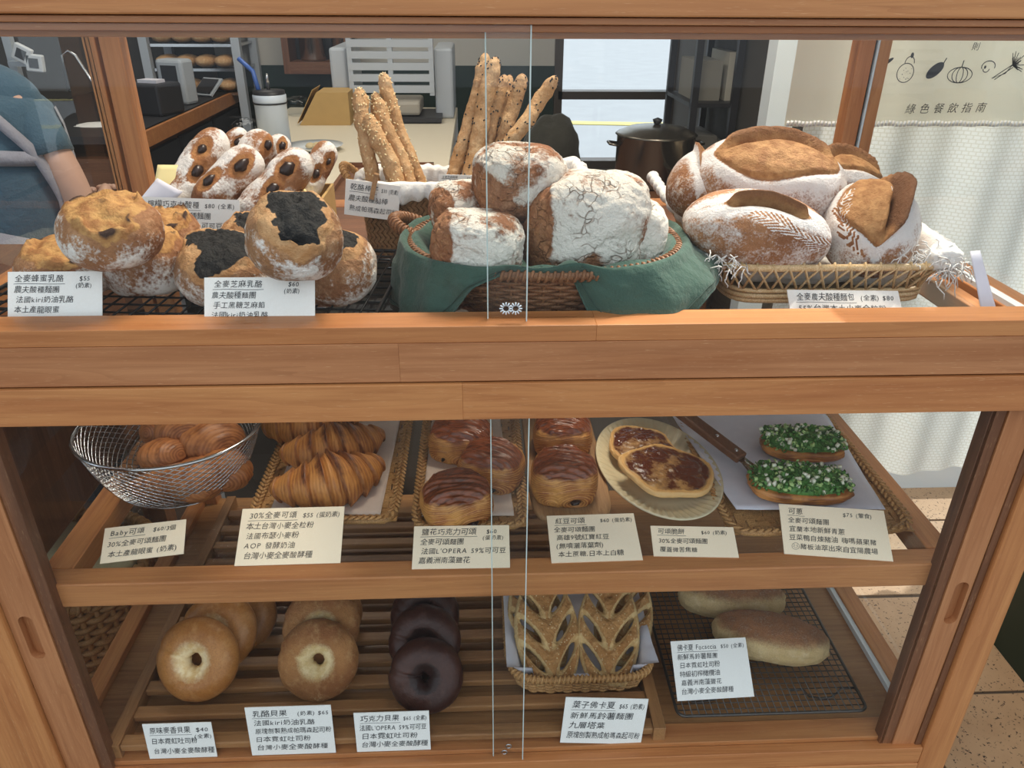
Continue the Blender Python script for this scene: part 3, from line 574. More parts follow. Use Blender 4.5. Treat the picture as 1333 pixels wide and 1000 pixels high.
for i, ((a, b, hw, y0, y1), tx) in enumerate(zip(sticks, txt7)):
    A = GY(*a, y0); B = GY(*b, y1); r = hw*1.08e-3*(1+(y0-.4)*.6); A = A.copy(); A[2] = max(A[2]-.01, ZF+.03); L = np.linalg.norm(B-A)+r*.6
    V, S, T, nz = capsule(L, r, 50+i, 70, 44, .07, .5); x, y, z = V[..., 0], V[..., 1], V[..., 2]
    # openings facing the front with a piece of fruit in each
    Ro = np.array(orient(A, B).to_matrix()); vc = (CAMP-(A+B)/2)@Ro; t0 = math.atan2(vc[1], vc[0]); cen = []; c = np.zeros(S.shape); dpt = np.zeros(S.shape); rs_ = np.random.RandomState(90+i); seeds = [(.55+.2*rs_.uniform(-1, .8), t0+rs_.uniform(-.5, .7)), (-.2+rs_.uniform(-.25, .2), t0+rs_.uniform(-.9, .2)), (.15+rs_.uniform(-.3, .3), t0+rs_.uniform(1.0, 1.6))][:(3, 2, 2, 1, 2, 3, 2)[i]]
    for (sz, ta) in seeds:
        d = np.sqrt(((S-sz)*L/2/r)**2*.45+(((T-ta+PI) % (2*PI))-PI)**2*1.6); c = np.maximum(c, ss(.62, .42, d)); dpt += np.exp(-(d/.45)**2)*-.10+np.exp(-((d-.62)/.12)**2)*.05
    V2 = V.copy(); V2[..., 0] *= 1+dpt; V2[..., 1] *= 1+dpt
    g = grid(Geo(), V2, False, True); rt = root('fruit_bread_stick', (A+B)/2, tx, 'bread stick', 'fruit-studded bread sticks'); rt.rotation_euler = orient(A, B)
    part('crust', g, M_['stick'], rt, att=dict(c=c.ravel(), d=np.zeros(c.size), f=(.62+.45*nz+.10*np.sin(S*5+T)-.6*c).ravel()))
    for (sz, ta) in seeds:
        g = Geo(); p = np.array([r*math.cos(ta), r*math.sin(ta), sz*L/2])*[.88, .88, 1]; V_, F_ = ico(2); fk = rs_.uniform(.5, 1.1); vv = V_*np.array([r*.34*fk, r*.34*fk, r*.46*fk])*(1+.25*vn(V_*2+i, i))[:, None]; g.add(vv+p, F_); part('dried_fruit', g, M_['choc'], rt)

# ------------------------------------------------------------------ basket helpers
def perim(rx, ry, n, N, rot0=0):
    t = np.linspace(0, 2*PI, 2001); c, s = np.cos(t), np.sin(t); x = rx*np.sign(c)*np.abs(c)**(2/n); y = ry*np.sign(s)*np.abs(s)**(2/n)
    L = np.r_[0, np.cumsum(np.hypot(np.diff(x), np.diff(y)))]; u = np.arange(N)/N*L[-1]; X = np.interp(u, L, x); Y = np.interp(u, L, y); P = np.stack([X, Y], 1)
    T = np.roll(P, -1, 0)-np.roll(P, 1, 0); T /= np.linalg.norm(T, axis=1)[:, None]+1e-9; return P, np.stack([T[:, 1], -T[:, 0]], 1)
def weave(rx0, ry0, rx1, ry1, h, n, rows, stakes, rw, amp, bulge=0, per=2):
    """horizontal weavers over upright stakes"""
    g = Geo(); N = stakes*6
    for r in range(rows):
        v = (r+.5)/rows; rx = rx0+(rx1-rx0)*v+bulge*math.sin(PI*v); ry = ry0+(ry1-ry0)*v+bulge*math.sin(PI*v); P, Nn = perim(rx, ry, n, N); k = np.arange(N)/6
        off = amp*np.cos(PI*k*2/per+PI*r); tube(g, np.c_[P+Nn*off[:, None], np.full(N, h*v)+.0], rw, 5, True)
    for s in range(stakes):
        pts = []
        for v in np.linspace(0, 1, 7):
            rx = rx0+(rx1-rx0)*v+bulge*math.sin(PI*v); ry = ry0+(ry1-ry0)*v+bulge*math.sin(PI*v); P, _ = perim(rx, ry, n, stakes); pts.append((*P[s], h*v))
        tube(g, pts, rw*.9, 5)
    return g
def wrapped_rim(rx, ry, n, z, r, turns, rw=.0018, sag=None):
    g = Geo(); P, Nn = perim(rx, ry, n, 120); Z = np.full(120, z)+(sag(P) if sag else 0); tube(g, np.c_[P, Z], r, 8, True)
    N = turns*9; P, Nn = perim(rx, ry, n, N); Z = np.full(N, z)+(sag(P) if sag else 0); th = np.arange(N)/9*2*PI; Q = np.c_[P+Nn*((r+rw*.3)*np.cos(th))[:, None], Z+(r+rw*.3)*np.sin(th)]; tube(g, Q, rw, 5, True); return g
def coil_handle(a, b, up, out, r, parent, mat, name='handle'):
    t = np.linspace(0, PI, 24); a = np.array(a); b = np.array(b); m = (a+b)/2; P = m+np.outer(np.cos(t), (a-b)/2)+np.outer(np.sin(t), np.array(up))+np.outer(np.sin(t), np.array(out)); g = Geo(); tube(g, P, r, 7)
    t2 = np.linspace(0, PI, 200); P2_ = m+np.outer(np.cos(t2), (a-b)/2)+np.outer(np.sin(t2), np.array(up)+np.array(out)); T = np.gradient(P2_, axis=0); T /= np.linalg.norm(T, axis=1)[:, None]; A_ = np.cross(T, np.array([0, .3, 1.])); A_ /= np.linalg.norm(A_, axis=1)[:, None]; B_ = np.cross(T, A_)
    th = np.linspace(0, 2*PI*18, 200); tube(g, P2_+(r*1.0)*(np.cos(th)[:, None]*A_+np.sin(th)[:, None]*B_), r*.38, 5); part(name, g, M_[mat], parent, world=True)
def herring_wall(rx0, ry0, rx1, ry1, h, n, cols, rows):
    """plaited bamboo wall: small slanted strips in a herringbone"""
    g = Geo(); P0, N0 = perim(rx0, ry0, n, cols); P1, N1 = perim(rx1, ry1, n, cols)
    W = np.linalg.norm(P0[1]-P0[0])
    for r in range(rows):
        v = (r+.5)/rows
        for c in range(cols):
            p = P0[c]*(1-v)+P1[c]*v; nn = N0[c]; T = np.array([-nn[1], nn[0], 0.]); Zv = np.array([0, 0, 1.]); Nv = np.array([nn[0], nn[1], 0.]); a = .78 if r % 2 else -.78
            D = math.cos(a)*T+math.sin(a)*Zv; E = -math.sin(a)*T+math.cos(a)*Zv; R = np.stack([D, E, Nv], 1); box(g, (p[0], p[1], h*v), (W*1.5, h/rows*.62, .0016), R@rot(.10, .0, 0))
    return g
# grissini baskets (two, plaited bamboo, white cotton liner)
def grissini_basket(cx, cy, rx, ry, h, label, handle=False):
    rt = root('grissini_basket', (cx, cy, ZF), label, 'basket', None)
    part('plaited_wall', herring_wall(rx*.9, ry*.9, rx, ry, h, 5, 64, 15), M_['bamboo'], rt, kind='stuff', smooth=False)
    g = Geo(); P, _ = perim(rx*.88, ry*.88, 5, 48); P2_, _ = perim(rx*.97, ry*.97, 5, 48); grid(g, np.stack([np.c_[P*.02, np.full(48, .003)], np.c_[P, np.full(48, .003)], np.c_[P2_, np.full(48, h-.004)]], 0), False, True); part('inner_wall', g, M_['bamboo'], rt)
    # cotton frill over the rim
    N = 220; g = Geo(); L = []; th = np.arange(N)/N
    for (o, z, am) in ((-.010, -.03, .002), (-.007, .000, .003), (.000, .007, .0035), (.006, .004, .004), (.009, -.006, .005), (.0085, -.016, .005), (.004, -.020, .004)):
        P, Nn = perim(rx, ry, 5, N); wv = .6*np.sin(th*2*PI*11+1.8*np.sin(th*19))+.5*np.sin(th*2*PI*23+2*np.sin(th*31)); L.append(np.c_[P+Nn*(o+am*wv)[:, None], h+z*(1+.25*wv)])
    grid(g, np.stack(L, 0), False, True); part('cotton_liner', g, M_['whitecloth'], rt)
    if handle: coil_handle((cx-rx, cy-.035, ZF+h-.01), (cx-rx, cy+.03, ZF+h-.01), (-.012, 0, .028), (-.012, 0, 0), .0042, rt, 'seagrass')
    return rt
grissini_basket(-.088, .385, .078, .055, .098, 'plaited bamboo basket with white cotton frill holding the pale sesame breadsticks', True)
grissini_basket(.078, .440, .075, .050, .100, 'plaited bamboo basket behind the floury loaves holding the black-seeded breadsticks')
def breadstick(a, b, ya, yb, hw, seed, mat, tx, grp, seedm):
    A = GY(*a, ya); B = GY(*b, yb); A = A+(A-B)/np.linalg.norm(A-B)*.045; A[2] = max(A[2], ZF+.012); L = np.linalg.norm(B-A); r = hw*1.1e-3
    V, S, T, nz = capsule(L, r, seed, 90, 20, .12, 1.2, 0); wob = .004*vn(np.stack([S*2+seed, S*0, S*0], -1).reshape(-1, 3), seed).reshape(S.shape); V[..., 0] += wob; V[..., 1] += .003*np.sin(S*3+seed)
    rt = root('breadstick', (A+B)/2, tx, 'breadstick', grp); rt.rotation_euler = orient(A, B)
    part('crust', grid(Geo(), V, False, True), M_['grissini'], rt, att=dict(c=np.zeros(S.size), d=.5*ss(.86, 1, np.abs(S)).ravel(), f=(.3+.3*nz).ravel()))
    g = Geo(); rs = np.random.RandomState(seed); sv, sf = ico(1); n = 150 if seedm == 'tanseed' else 70
    Vf = V.reshape(-1, 3); ctr = np.stack([V[..., 0].mean(1)[:, None]+0*S, V[..., 1].mean(1)[:, None]+0*S, V[..., 2]], -1).reshape(-1, 3)
    for k in rs.choice(len(Vf), n):
        nn = nrm(Vf[k]-ctr[k]+1e-9); g.add(sv*[.0012, .0012, .0021]@rot(*rs.uniform(-1, 1, 3)).T+Vf[k]+nn*.0003, sf)
    part('seeds', g, M_[seedm], rt, kind='stuff'); return rt
for i, (a, b, ya, yb, hw, tx) in enumerate([((481, 225), (469, 114), .36, .40, 9.5, 'leftmost sesame breadstick, curved and pale'), ((515, 238), (479, 148), .35, .37, 10.5, 'shortest, palest sesame breadstick leaning in front'), ((532, 238), (493, 128), .365, .395, 9.5, 'third sesame breadstick from the left, browned near its foot'), ((543, 236), (496, 96), .39, .43, 9.5, 'tallest sesame breadstick with a brown tip'), ((510, 230), (485, 121), .41, .42, 8.5, 'sesame breadstick showing only its tip behind the others')]):
    breadstick(a, b, ya, yb, hw, 70+i, 'grissini', tx, 'sesame breadsticks', 'tanseed')
for i, (a, b, ya, yb, hw, tx) in enumerate([((593, 226), (632, 70), .40, .46, 9.5, 'leftmost black-seeded breadstick, the tallest of its basket'), ((609, 226), (648, 75), .385, .44, 10.5, 'second black-seeded breadstick from the left, pale and thick'), ((632, 194), (657, 97), .43, .46, 8.5, 'third black-seeded breadstick, half hidden in the bunch'), ((642, 190), (665, 97), .45, .48, 7.5, 'thin black-seeded breadstick in the middle of the bunch'), ((654, 190), (678, 95), .43, .455, 9.5, 'smooth straight breadstick right of the middle with a round tip'), ((662, 190), (722, 99), .40, .44, 9.5, 'rightmost black-seeded breadstick leaning far to the right')]):
    breadstick(a, b, ya, yb, hw, 80+i, 'grissini', tx, 'black-seeded breadsticks', 'black')

# ------------------------------------------------------------------ rattan basket, green napkin, floury walnut loaves
RC = np.array([.078, .172]); RXr, RYr, RH = .158, .128, .070
rb = root('rattan_basket', (RC[0], RC[1], ZF), 'oval brown rattan basket under the green napkin in the centre', 'basket')
part('woven_wall', weave(.105, .085, RXr-.004, RYr-.004, RH, 2.3, 15, 46, .0026, .0026, .004), M_['rattan'], rb, kind='stuff')
g = Geo(); P, _ = perim(.105, .085, 2.3, 48); P2_, _ = perim(RXr-.009, RYr-.009, 2.3, 48); grid(g, np.stack([np.c_[P*.02, np.full(48, .002)], np.c_[P, np.full(48, .002)], np.c_[P2_, np.full(48, RH-.002)]], 0), False, True); part('base', g, M_['rattan'], rb)
part('rim', wrapped_rim(RXr, RYr, 2.3, RH, .0055, 120, .0021), M_['rattan'], rb)
coil_handle((RC[0]-RXr+.004, RC[1]+.02, ZF+RH), (RC[0]-RXr+.004, RC[1]+.085, ZF+RH), (-.018, 0, .012), (-.012, 0, 0), .006, rb, 'rattan')
# napkin: polar sheet that lies inside, crosses the rim and hangs outside by an amount that changes around the basket
def napkin():
    nA, nR = 260, 46; ph = np.linspace(-PI, PI, nA, endpoint=False); P, Nn = perim(RXr, RYr, 2.3, 4000); an = np.arctan2(P[:, 1], P[:, 0]); o = np.argsort(an); an = an[o]; P = P[o]; Nn = Nn[o]
    px = np.interp(ph, an, P[:, 0]); py = np.interp(ph, an, P[:, 1]); nx = np.cos(ph); ny = np.sin(ph)
    def lobe(c, w, a): d = (ph-c+PI) % (2*PI)-PI; return a*np.exp(-(d/w)**4)
    hang = .004+lobe(-2.78, .52, .085)+lobe(-1.02, .33, .060)+lobe(-.50, .26, .026)+lobe(.1, .4, .02)+lobe(2.9, .3, .02)
    outw = .002+lobe(-2.75, .4, .010)+lobe(-.55, .45, .034)+lobe(-1.02, .3, .008)+lobe(.15, .35, .035)+lobe(3.0, .25, .010)
    fold = lobe(-1.62, .40, 1.); A = np.zeros((nA, nR, 3))
    for j in range(nR):
        t = j/(nR-1)
        if t < .55:
            s = t/.55; r = .55+.43*s**.9; z = .012+(RH-.004)*ss(.15, 1, np.full(nA, s)); X = px*r; Y = py*r; Z = z+.003*np.sin(ph*9+s*4)
        else:
            s = (t-.55)/.45; arcs = min(s/.22, 1.); rr = 1+.0*s
            q_ = outw*ss(0, 1, np.full(nA, s))+.012*math.sin(arcs*PI/2); Z = RH+.010*math.sin(arcs*PI)-hang*max(0, (s-.18)/.82)**1.15
            rip = .0045*np.sin(ph*23+2)*s*ss(.02, .06, hang); X = px+nx*(q_+rip); Y = py+ny*(q_+rip); k_ = min(1, s*2.5); X += nx*fold*(-.026*k_); Y += ny*fold*(-.026*k_); Z = Z+fold*(.010*k_+.010*math.sin(s*PI)*np.sin(ph*9+1))
            Z = np.maximum(Z, .002)
        A[:, j] = np.stack([X, Y, Z], 1)
    tt_ = np.linspace(0, 1, nR)[None, :]; wr = fbm(A.reshape(-1, 3)*[22, 22, 34], 4, 4).reshape(nA, nR); w2_ = 1-np.abs(fbm(A.reshape(-1, 3)*[16, 16, 26]+5, 9, 3).reshape(nA, nR))*2; A[..., 2] += .0030*wr; dd = (.0050*wr+.0035*w2_*ss(.5, .7, tt_)); A[..., 0] += np.cos(ph)[:, None]*dd; A[..., 1] += np.sin(ph)[:, None]*dd; A[:, :, 2] = np.maximum(A[:, :, 2], .0015); return A
A = napkin(); nap = root('green_napkin', (RC[0], RC[1], ZF), 'dark green linen napkin draped over the oval rattan basket', 'napkin')
o = part('linen', grid(Geo(), A, True, False), M_['green'], nap); md = o.modifiers.new('th', 'SOLIDIFY'); md.thickness = .0009; md.offset = 1
g = Geo(); N = len(A); e = A[:, -1]; e2 = A[:, -5]; tube(g, e+[0, 0, -.0002], .0013, 5, True); part('hem', g, M_['green'], nap)
g = Geo(); dirn = nrm(e2*[1, 1, 0])*.0018; tube(g, e2+dirn, .0006, 4, True); part('hem_seam', g, plain('dark_seam', '2E463E', .9), nap)
def rustic(rx, ry, rz, seed, cut=None):
    U, F = ico(6); V = superq(U, .72); nz = fbm(U*1.3+seed, seed, 3); n2 = fbm(U*5+seed, seed+3, 4); n3 = 1-np.abs(fbm(U*3.2+seed, seed+6, 3))*2
    k = 1+.14*nz+.030*n2-.03*ss(.75, 1, n3); c = np.zeros(len(U))
    if cut is not None: c = ss(.12, -.02, U@nrm(np.array(cut))*-1+.62); k = k-.03*c
    f = .60+.60*fbm(U*2.1+seed, seed+11, 4)-.55*c*(1+fbm(U*4+seed, seed+5, 3))-.35*ss(-.1, -.7, U[:, 2]); return make(V*[rx, ry, rz]*k[:, None], F, dict(c=c*.4, d=ss(.90, 1., n3)*.0, f=f))
def floury(px, py, Y, rx, ry, rz, seed, lab, R=(0, 0, 0), cut=None):
    P = GY(px, py, Y); return single('walnut_loaf', rustic(rx, ry, rz, seed, cut), M_['rustic'], P, lab, 'bread', 'floury walnut loaves', R=R)
floury(675, 240, .165, .055, .052, .046, 4, 'floury walnut loaf on top of the pile', (0, .06, .15), (-1, -.3, -.5)); floury(620, 316, .095, .052, .042, .036, 6, 'floury walnut loaf at the front left with torn brown side', (0, .1, -.2), (-1, -.25, 0)); floury(600, 277, .19, .036, .040, .036, 8, 'small floury walnut loaf at the back left under the top loaf', (0, 0, .3), (-1, -.2, 0))
floury(762, 296, .13, .071, .055, .061, 12, 'largest floury walnut loaf at the centre right of the pile', (0, .12, .1), (-1, .1, -.1)); floury(826, 306, .15, .032, .045, .043, 15, 'floury walnut loaf at the right edge of the green napkin', (0, .2, 0)); floury(795, 262, .25, .05, .045, .036, 17, 'floury walnut loaf behind the largest one')

# ------------------------------------------------------------------ willow basket and oval sourdough loaves
WC = np.array([.425, .285]); WX, WY, WH = .136, .165, .050
wb = root('willow_basket', (WC[0], WC[1], ZF), 'pale rectangular willow basket with open lattice sides at the right', 'basket')
g = Geo()
for z, r, sx, sy in ((.004, .0035, .122, .150), (.010, .0035, .123, .151), (.017, .0030, .124, .152)): P, _ = perim(sx, sy, 9, 100); tube(g, np.c_[P, np.full(100, z)], r, 6, True)
P, _ = perim(.122, .150, 9, 60); grid(g, np.stack([np.c_[P*.01, np.full(60, .003)], np.c_[P, np.full(60, .003)]], 0), False, True); part('base_band', g, M_['willow'], wb)
P, _ = perim(WX, WY, 9, 140); g = Geo(); tube(g, np.c_[P, np.full(140, WH)], .0045, 8, True); part('rim_rod', g, M_['willow'], wb)
me_l = {}
Nl = 62; Pt, Nt = perim(WX, WY, 9, Nl*2); Pb, _ = perim(.124, .152, 9, Nl*2)
for k in range(Nl):
    for d in (2, -2):
        i0 = (2*k) % (2*Nl); i1 = (2*k+d) % (2*Nl)
        if np.linalg.norm(Pt[i0]-Pt[i1]) > .06: continue
        g = Geo(); a = np.r_[Pb[i0], .017]; b = np.r_[Pt[i1]+Nt[i1]*.001, WH]; c = np.r_[Pt[i1]+Nt[i1]*.005, WH+.001]; e_ = np.r_[Pt[i1], WH+.0055]; tube(g, [a, (a+b)/2+[0, 0, .001], c, e_, np.r_[Pt[i1]-Nt[i1]*.005, WH]], .0017, 5); part('lattice_cane', g, M_['willow'], wb)
# white cloth crumpled inside with fringed corners
wcl = root('white_cloth', (WC[0], WC[1], ZF), 'white fringed cotton cloth crumpled inside the pale willow basket', 'cloth')
n = 70; uu, vv = np.meshgrid(np.linspace(-1, 1, n), np.linspace(-1, 1, n), indexing='ij'); rr = np.maximum(np.abs(uu), np.abs(vv)); X = uu*WX*.97; Y = vv*WY*.97
Z = .010+.040*ss(.70, .97, rr)+.008*fbm(np.stack([uu*4, vv*4, uu*0], -1).reshape(-1, 3), 8, 4).reshape(n, n)+.030*ss(.75, 1, uu)*ss(-.2, .6, vv*-1+.3)*1.0
part('cotton', grid(Geo(), np.stack([X, Y, Z], -1)), M_['whitecloth'], wcl)
# roll of cloth over the left and back rim
def wrap_roll(pts, r, seed, nm='cloth_roll'):
    pts = np.array(pts, float); n = 60; t = np.linspace(0, 1, len(pts)); tt = np.linspace(0, 1, n); P = np.stack([np.interp(tt, t, pts[:, i]) for i in range(3)], 1); rad = r*(1+.18*np.sin(tt*70+seed)+.12*vn(np.c_[tt*20, tt*0, tt*0], seed)); part(nm, tube(Geo(), P, rad, 12), M_['whitecloth'], wcl, world=True)
cz = ZF+WH
wrap_roll([(WC[0]-WX, WC[1]-WY+.02, cz+.002), (WC[0]-WX-.001, WC[1], cz+.003), (WC[0]-WX-.006, WC[1]+WY-.01, cz+.012), (WC[0]-WX-.012, WC[1]+WY+.05, cz+.024)], .0085, 2)
P0 = GY(1205, 318, .155); ell_g = Geo()
V_, F_ = ico(4); 
for (c, rr_, sd) in ((GY(1190, 322, .22), (.045, .03, .024), 1), (GY(1228, 335, .13), (.022, .02, .016), 2)):
    ell_g.add(V_*np.array(rr_)*(1+.28*fbm(V_*3+sd, sd, 4))[:, None]+c, F_)
part('crumple', ell_g, M_['whitecloth'], wcl, world=True)
def fringe(c, n, L, seed):
    g = Geo(); rs = np.random.RandomState(seed)
    for k in range(n):
        d = nrm(rs.normal(size=3)*[1, .6, .7]+[.1, -.3, -.5]); p = c+rs.normal(size=3)*[.012, .008, .006]; q_ = nrm(rs.normal(size=3)); l = L*rs.uniform(.5, 1.2); tube(g, [p, p+d*l*.4+q_*l*.15, p+d*l*.8-q_*l*.1+[0, 0, -l*.1], p+d*l+[0, 0, -l*.25]], .0007, 4)
    part('fringe', g, M_['whitecloth'], wcl, kind='stuff', world=True)
fringe(GY(1235, 345, .118), 70, .022, 1); fringe(GY(940, 345, .118), 45, .015, 2); fringe(GY(1195, 328, .125), 30, .012, 3)
def batard(L, W, H, seed, cuta=.35, cutw=.34, wheat=False, res=6, cl=.80, ear=1):
    U, F = ico(res); V = superq(U, .92); x, y, z = V.T; nz = fbm(U*1.4+seed, seed, 3); n2 = fbm(U*6+seed, seed+3, 4); k = 1+.045*nz+.012*n2
    # opening: a lens along x, on the upper flank at angle cuta from the top
    ang = np.arctan2(y, z)-cuta+.10*np.sin(x*4+seed); lens = cutw*np.sqrt(np.clip(1-(x/cl)**2, 0, 1)); ins = ss(.05, -.03, np.abs(ang)-lens)*(z > -.3)*(lens > .02)
    edge = np.exp(-((ang-lens)/.07)**2)*(lens > .03)*ss(cl, cl*.6, np.abs(x)); groove = np.exp(-((ang-lens+.13)/.08)**2)*(lens > .03)*ss(cl, cl*.6, np.abs(x)); e2 = np.exp(-((ang+lens)/.06)**2)*(lens > .03)
    P = V*[L, W, H]*k[:, None]; rad = nrm(V*[L, W, H]); P += rad*((.012*edge*ear-.012*groove*ear-.004*e2+.0015*ins*n2)[:, None]); c = ins*(1-.7*edge); d = np.clip(edge*.5+groove*.45, 0, 1)*ear
    f = .55+.25*nz-.9*ins+.30*np.exp(-((np.abs(ang)-lens-.2)/.25)**2)
    if wheat:
        for (sx, sy, an_, ln) in ((.12, -.55, -.30, .80), (.72, -.75, -.40, .50), (-.25, .6, 0, .3)):
            X = (x-sx)*math.cos(an_)+(ang-sy)*math.sin(an_)*1; Y = -(x-sx)*math.sin(an_)+(ang-sy)*math.cos(an_); a = (np.abs(X) < ln/2)&(np.abs(Y) < .25*(1-np.abs(X)/ln*1.3)); st = np.sin((X+np.abs(Y)*1.1)*68); stem = np.abs(Y) < .012
            f = np.where(a & (st > .0) & ~stem, f-3., np.where(a, f+1.8, f)); 
    P[:, 2] = np.where(P[:, 2] < -H*.7, -H*.7+(P[:, 2]+H*.7)*.2, P[:, 2]); return make(P, F, dict(c=c, d=d, f=f))
def loaf(px, py, Y, L, W, H, seed, lab, R, **k):
    return single('sourdough_loaf', batard(L, W, H, seed, **k), M_['batard'], GY(px, py, Y), lab, 'bread', 'oval sourdough loaves', R=R)
loaf(998, 242, .27, .100, .066, .058, 3, 'largest sourdough loaf lying on top with one wide golden opening', (.55, .10, -.18), cuta=.05, cutw=.62, cl=.78)
loaf(985, 300, .165, .088, .052, .043, 5, 'floury sourdough loaf at the front left stencilled with wheat ears', (.35, .13, -.12), cuta=-.15, cutw=.08, wheat=True, res=7, cl=.6)
loaf(1132, 298, .19, .066, .056, .054, 7, 'sourdough loaf at the front right with a tall dark ear and wheat stencil', (0, .42, -1.85), cuta=-.18, cutw=.72, wheat=True, cl=.92, ear=1.5)
loaf(912, 243, .32, .080, .045, .048, 9, 'sourdough loaf standing at the back left of the pale basket', (.5, 0, 1.25), cuta=.3, cutw=.45)
loaf(1090, 240, .36, .075, .050, .044, 11, 'small sourdough loaf at the back right, half hidden, with a crusty tip', (.25, .25, .3), cuta=-.2, cutw=.5)

# ================================================================== LOWER SHELF
# ------------------------------------------------------------------ wire basket with baby croissants
KC = np.array([-.450, .245]); kt = root('wire_basket', (KC[0], KC[1], ZS), 'round silver wire-mesh basket at the left of the middle shelf', 'basket'); KH = .095
g = Geo(); P, _ = perim(.128, .112, 2, 90); tube(g, np.c_[P, np.full(90, KH)], .0026, 8, True); part('rim_wire', g, M_['steel'], kt)
def kpos(ph, v):
    f = .60+.40*v**.55; zz = KH*v; f = np.where(v < .12, .30+.30*v/.12+.0, f) if False else f; return np.stack([.128*f*np.cos(ph), .112*f*np.sin(ph), zz+0*ph], -1)
g = Geo(); n = 46; v = np.linspace(0.0, 1, 14)
for k in range(n):
    for s in (1, -1): tube(g, kpos(k/n*2*PI+s*v*1.5, v)+[0, 0, .0015], .00075, 4)
for z in (.0, .03): P = kpos(np.linspace(0, 2*PI, 60, endpoint=False), np.full(60, z)); tube(g, P+[0, 0, .0015], .001, 4, True)
for k in range(-7, 8):
    x = k*.0095; yy_ = math.sqrt(max(0, .067**2-(x*.067/.077)**2)); 
    if yy_ > .004: tube(g, [(x, -yy_, .0015), (x, yy_, .0015)], .00075, 4)
    y = k*.0088; xx_ = math.sqrt(max(0, .077**2-(y*.077/.067)**2))
    if xx_ > .004: tube(g, [(-xx_, y, .0022), (xx_, y, .0022)], .00075, 4)
part('wire_mesh', g, M_['steel'], kt, kind='stuff')
def baby(r, seed, ecc=1.25):
    U, F = ico(5); nz = fbm(U*1.5+seed, seed, 3); ax = nrm(np.array([.3, -1, .35])); d = np.arccos(np.clip(U@ax, -1, 1)); sp = d+.10*np.arctan2(U[:, 2], U[:, 0])+.10*nz; stp = (sp*2.6) % 1
    k = 1+.05*nz+.055*stp*ss(.15, .5, d); V = U*[r*ecc, r, r*.80]*k[:, None]; return make(V, F, dict(l=sp*44, t=.34*ss(-.1, .9, U[:, 2]), e=.5*ss(.88, 1, stp)*ss(.2, .5, d)))
bp = [(215, 592, .058, .031), (275, 574, .058, .040), (238, 558, .075, .034), (210, 560, .06, .030), (212, 628, .030, .036), (262, 628, .032, .036), (302, 612, .034, .034)]
bl = ['small round croissant on top at the front of the wire basket', 'largest small croissant on top right in the wire basket', 'small croissant high at the back of the wire basket', 'small croissant at the back left in the wire basket', 'bottom left small croissant behind the basket mesh', 'bottom middle small croissant behind the basket mesh', 'bottom right small croissant behind the basket mesh']
for i, ((x, y, z, r), tx) in enumerate(zip(bp, bl)):
    P = FZ(x, y, ZS+z); P[:2] = KC+(P[:2]-KC)*(.86 if z < .05 else 1); single('baby_croissant', baby(r*.95, 20+i), M_['baby'], P, tx, 'croissant', 'small croissants in the wire basket', R=(random.uniform(-.2, .3), random.uniform(-.3, .3), random.uniform(-.8, .8)))

# ------------------------------------------------------------------ braided trays
def tray(name, x0, x1, y0, y1, label, h=.016, skew=0, strip=.011, basez=.004, braid=.0095, cat='tray'):
    cx, cy = (x0+x1)/2, (y0+y1)/2; sx, sy = (x1-x0)/2, (y1-y0)/2; rt = root(name, (cx, cy, ZS), label, cat); g = Geo()
    nx = int(2*sx/strip); ny = int(2*sy/strip); dx = 2*sx/nx; dy = 2*sy/ny
    for i in range(nx):
        for j in range(ny):
            m = (i+j) % 4; X = -sx+(i+.5)*dx; Y = -sy+(j+.5)*dy
            if m < 2: box(g, (X, Y, basez+.0006*(1 if m == 0 else 0)), (dx*1.5, dy*.84, .0018), rot(0, .10*(1 if m else -1), .0))
            else: box(g, (X, Y, basez+.0006*(1 if m == 3 else 0)), (dx*.84, dy*1.5, .0018), rot(.10*(1 if m == 3 else -1), 0, 0))
    part('plaited_base', g, M_['seagrass'], rt, smooth=False, kind='stuff')
    P, Nn = perim(sx, sy, 14, int(4*(sx+sy)/braid)); g = Geo(); V_, F_ = ico(1); T = np.stack([-Nn[:, 1], Nn[:, 0]], 1)
    for k in range(len(P)):
        for s in (-1, 1):
            a = math.atan2(T[k][1], T[k][0])+s*.62; R = rot(0, 0, a); g.add(V_*np.array([braid*.95, braid*.30, .0022])@R.T+np.r_[P[k]+Nn[k]*s*.0028, h-.0035+.001*s], F_)
    tube(g, np.c_[P, np.full(len(P), h*.45)], h*.33, 7, True); part('braided_rim', g, M_['seagrass'], rt, kind='stuff'); return rt
def sheet_on(name, pts, z, mat, label, wav=.0012, curl=0, cat='paper'):
    P = np.array([[*p, z] for p in pts], float); n = 30; uu, vv = np.meshgrid(np.linspace(0, 1, n), np.linspace(0, 1, n), indexing='ij'); A = (1-uu)[..., None]*((1-vv)[..., None]*P[0]+vv[..., None]*P[3])+uu[..., None]*((1-vv)[..., None]*P[1]+vv[..., None]*P[2])
    A[..., 2] += wav*(1+fbm(A.reshape(-1, 3)*25, 3, 2).reshape(n, n))+curl*ss(.8, 1, np.maximum(np.abs(uu*2-1), np.abs(vv*2-1))); c = A.reshape(-1, 3).mean(0); g = grid(Geo(), A-c); o = single(name, g, mat, c, label, cat); m = o.modifiers.new('t', 'SOLIDIFY'); m.thickness = .0004; m.offset = 1; return o
tray('croissant_tray', -.318, -.122, .130, .460, 'braided seagrass tray holding the large croissants')
sheet_on('baking_paper', [(-.296, .150), (-.142, .138), (-.136, .47), (-.300, .47)], ZS+.008, M_['parch'], 'sheet of baking paper under the large croissants')
tray('pastry_tray', -.092, .056, .112, .460, 'narrow braided seagrass tray with the three chocolate pastries at the centre')
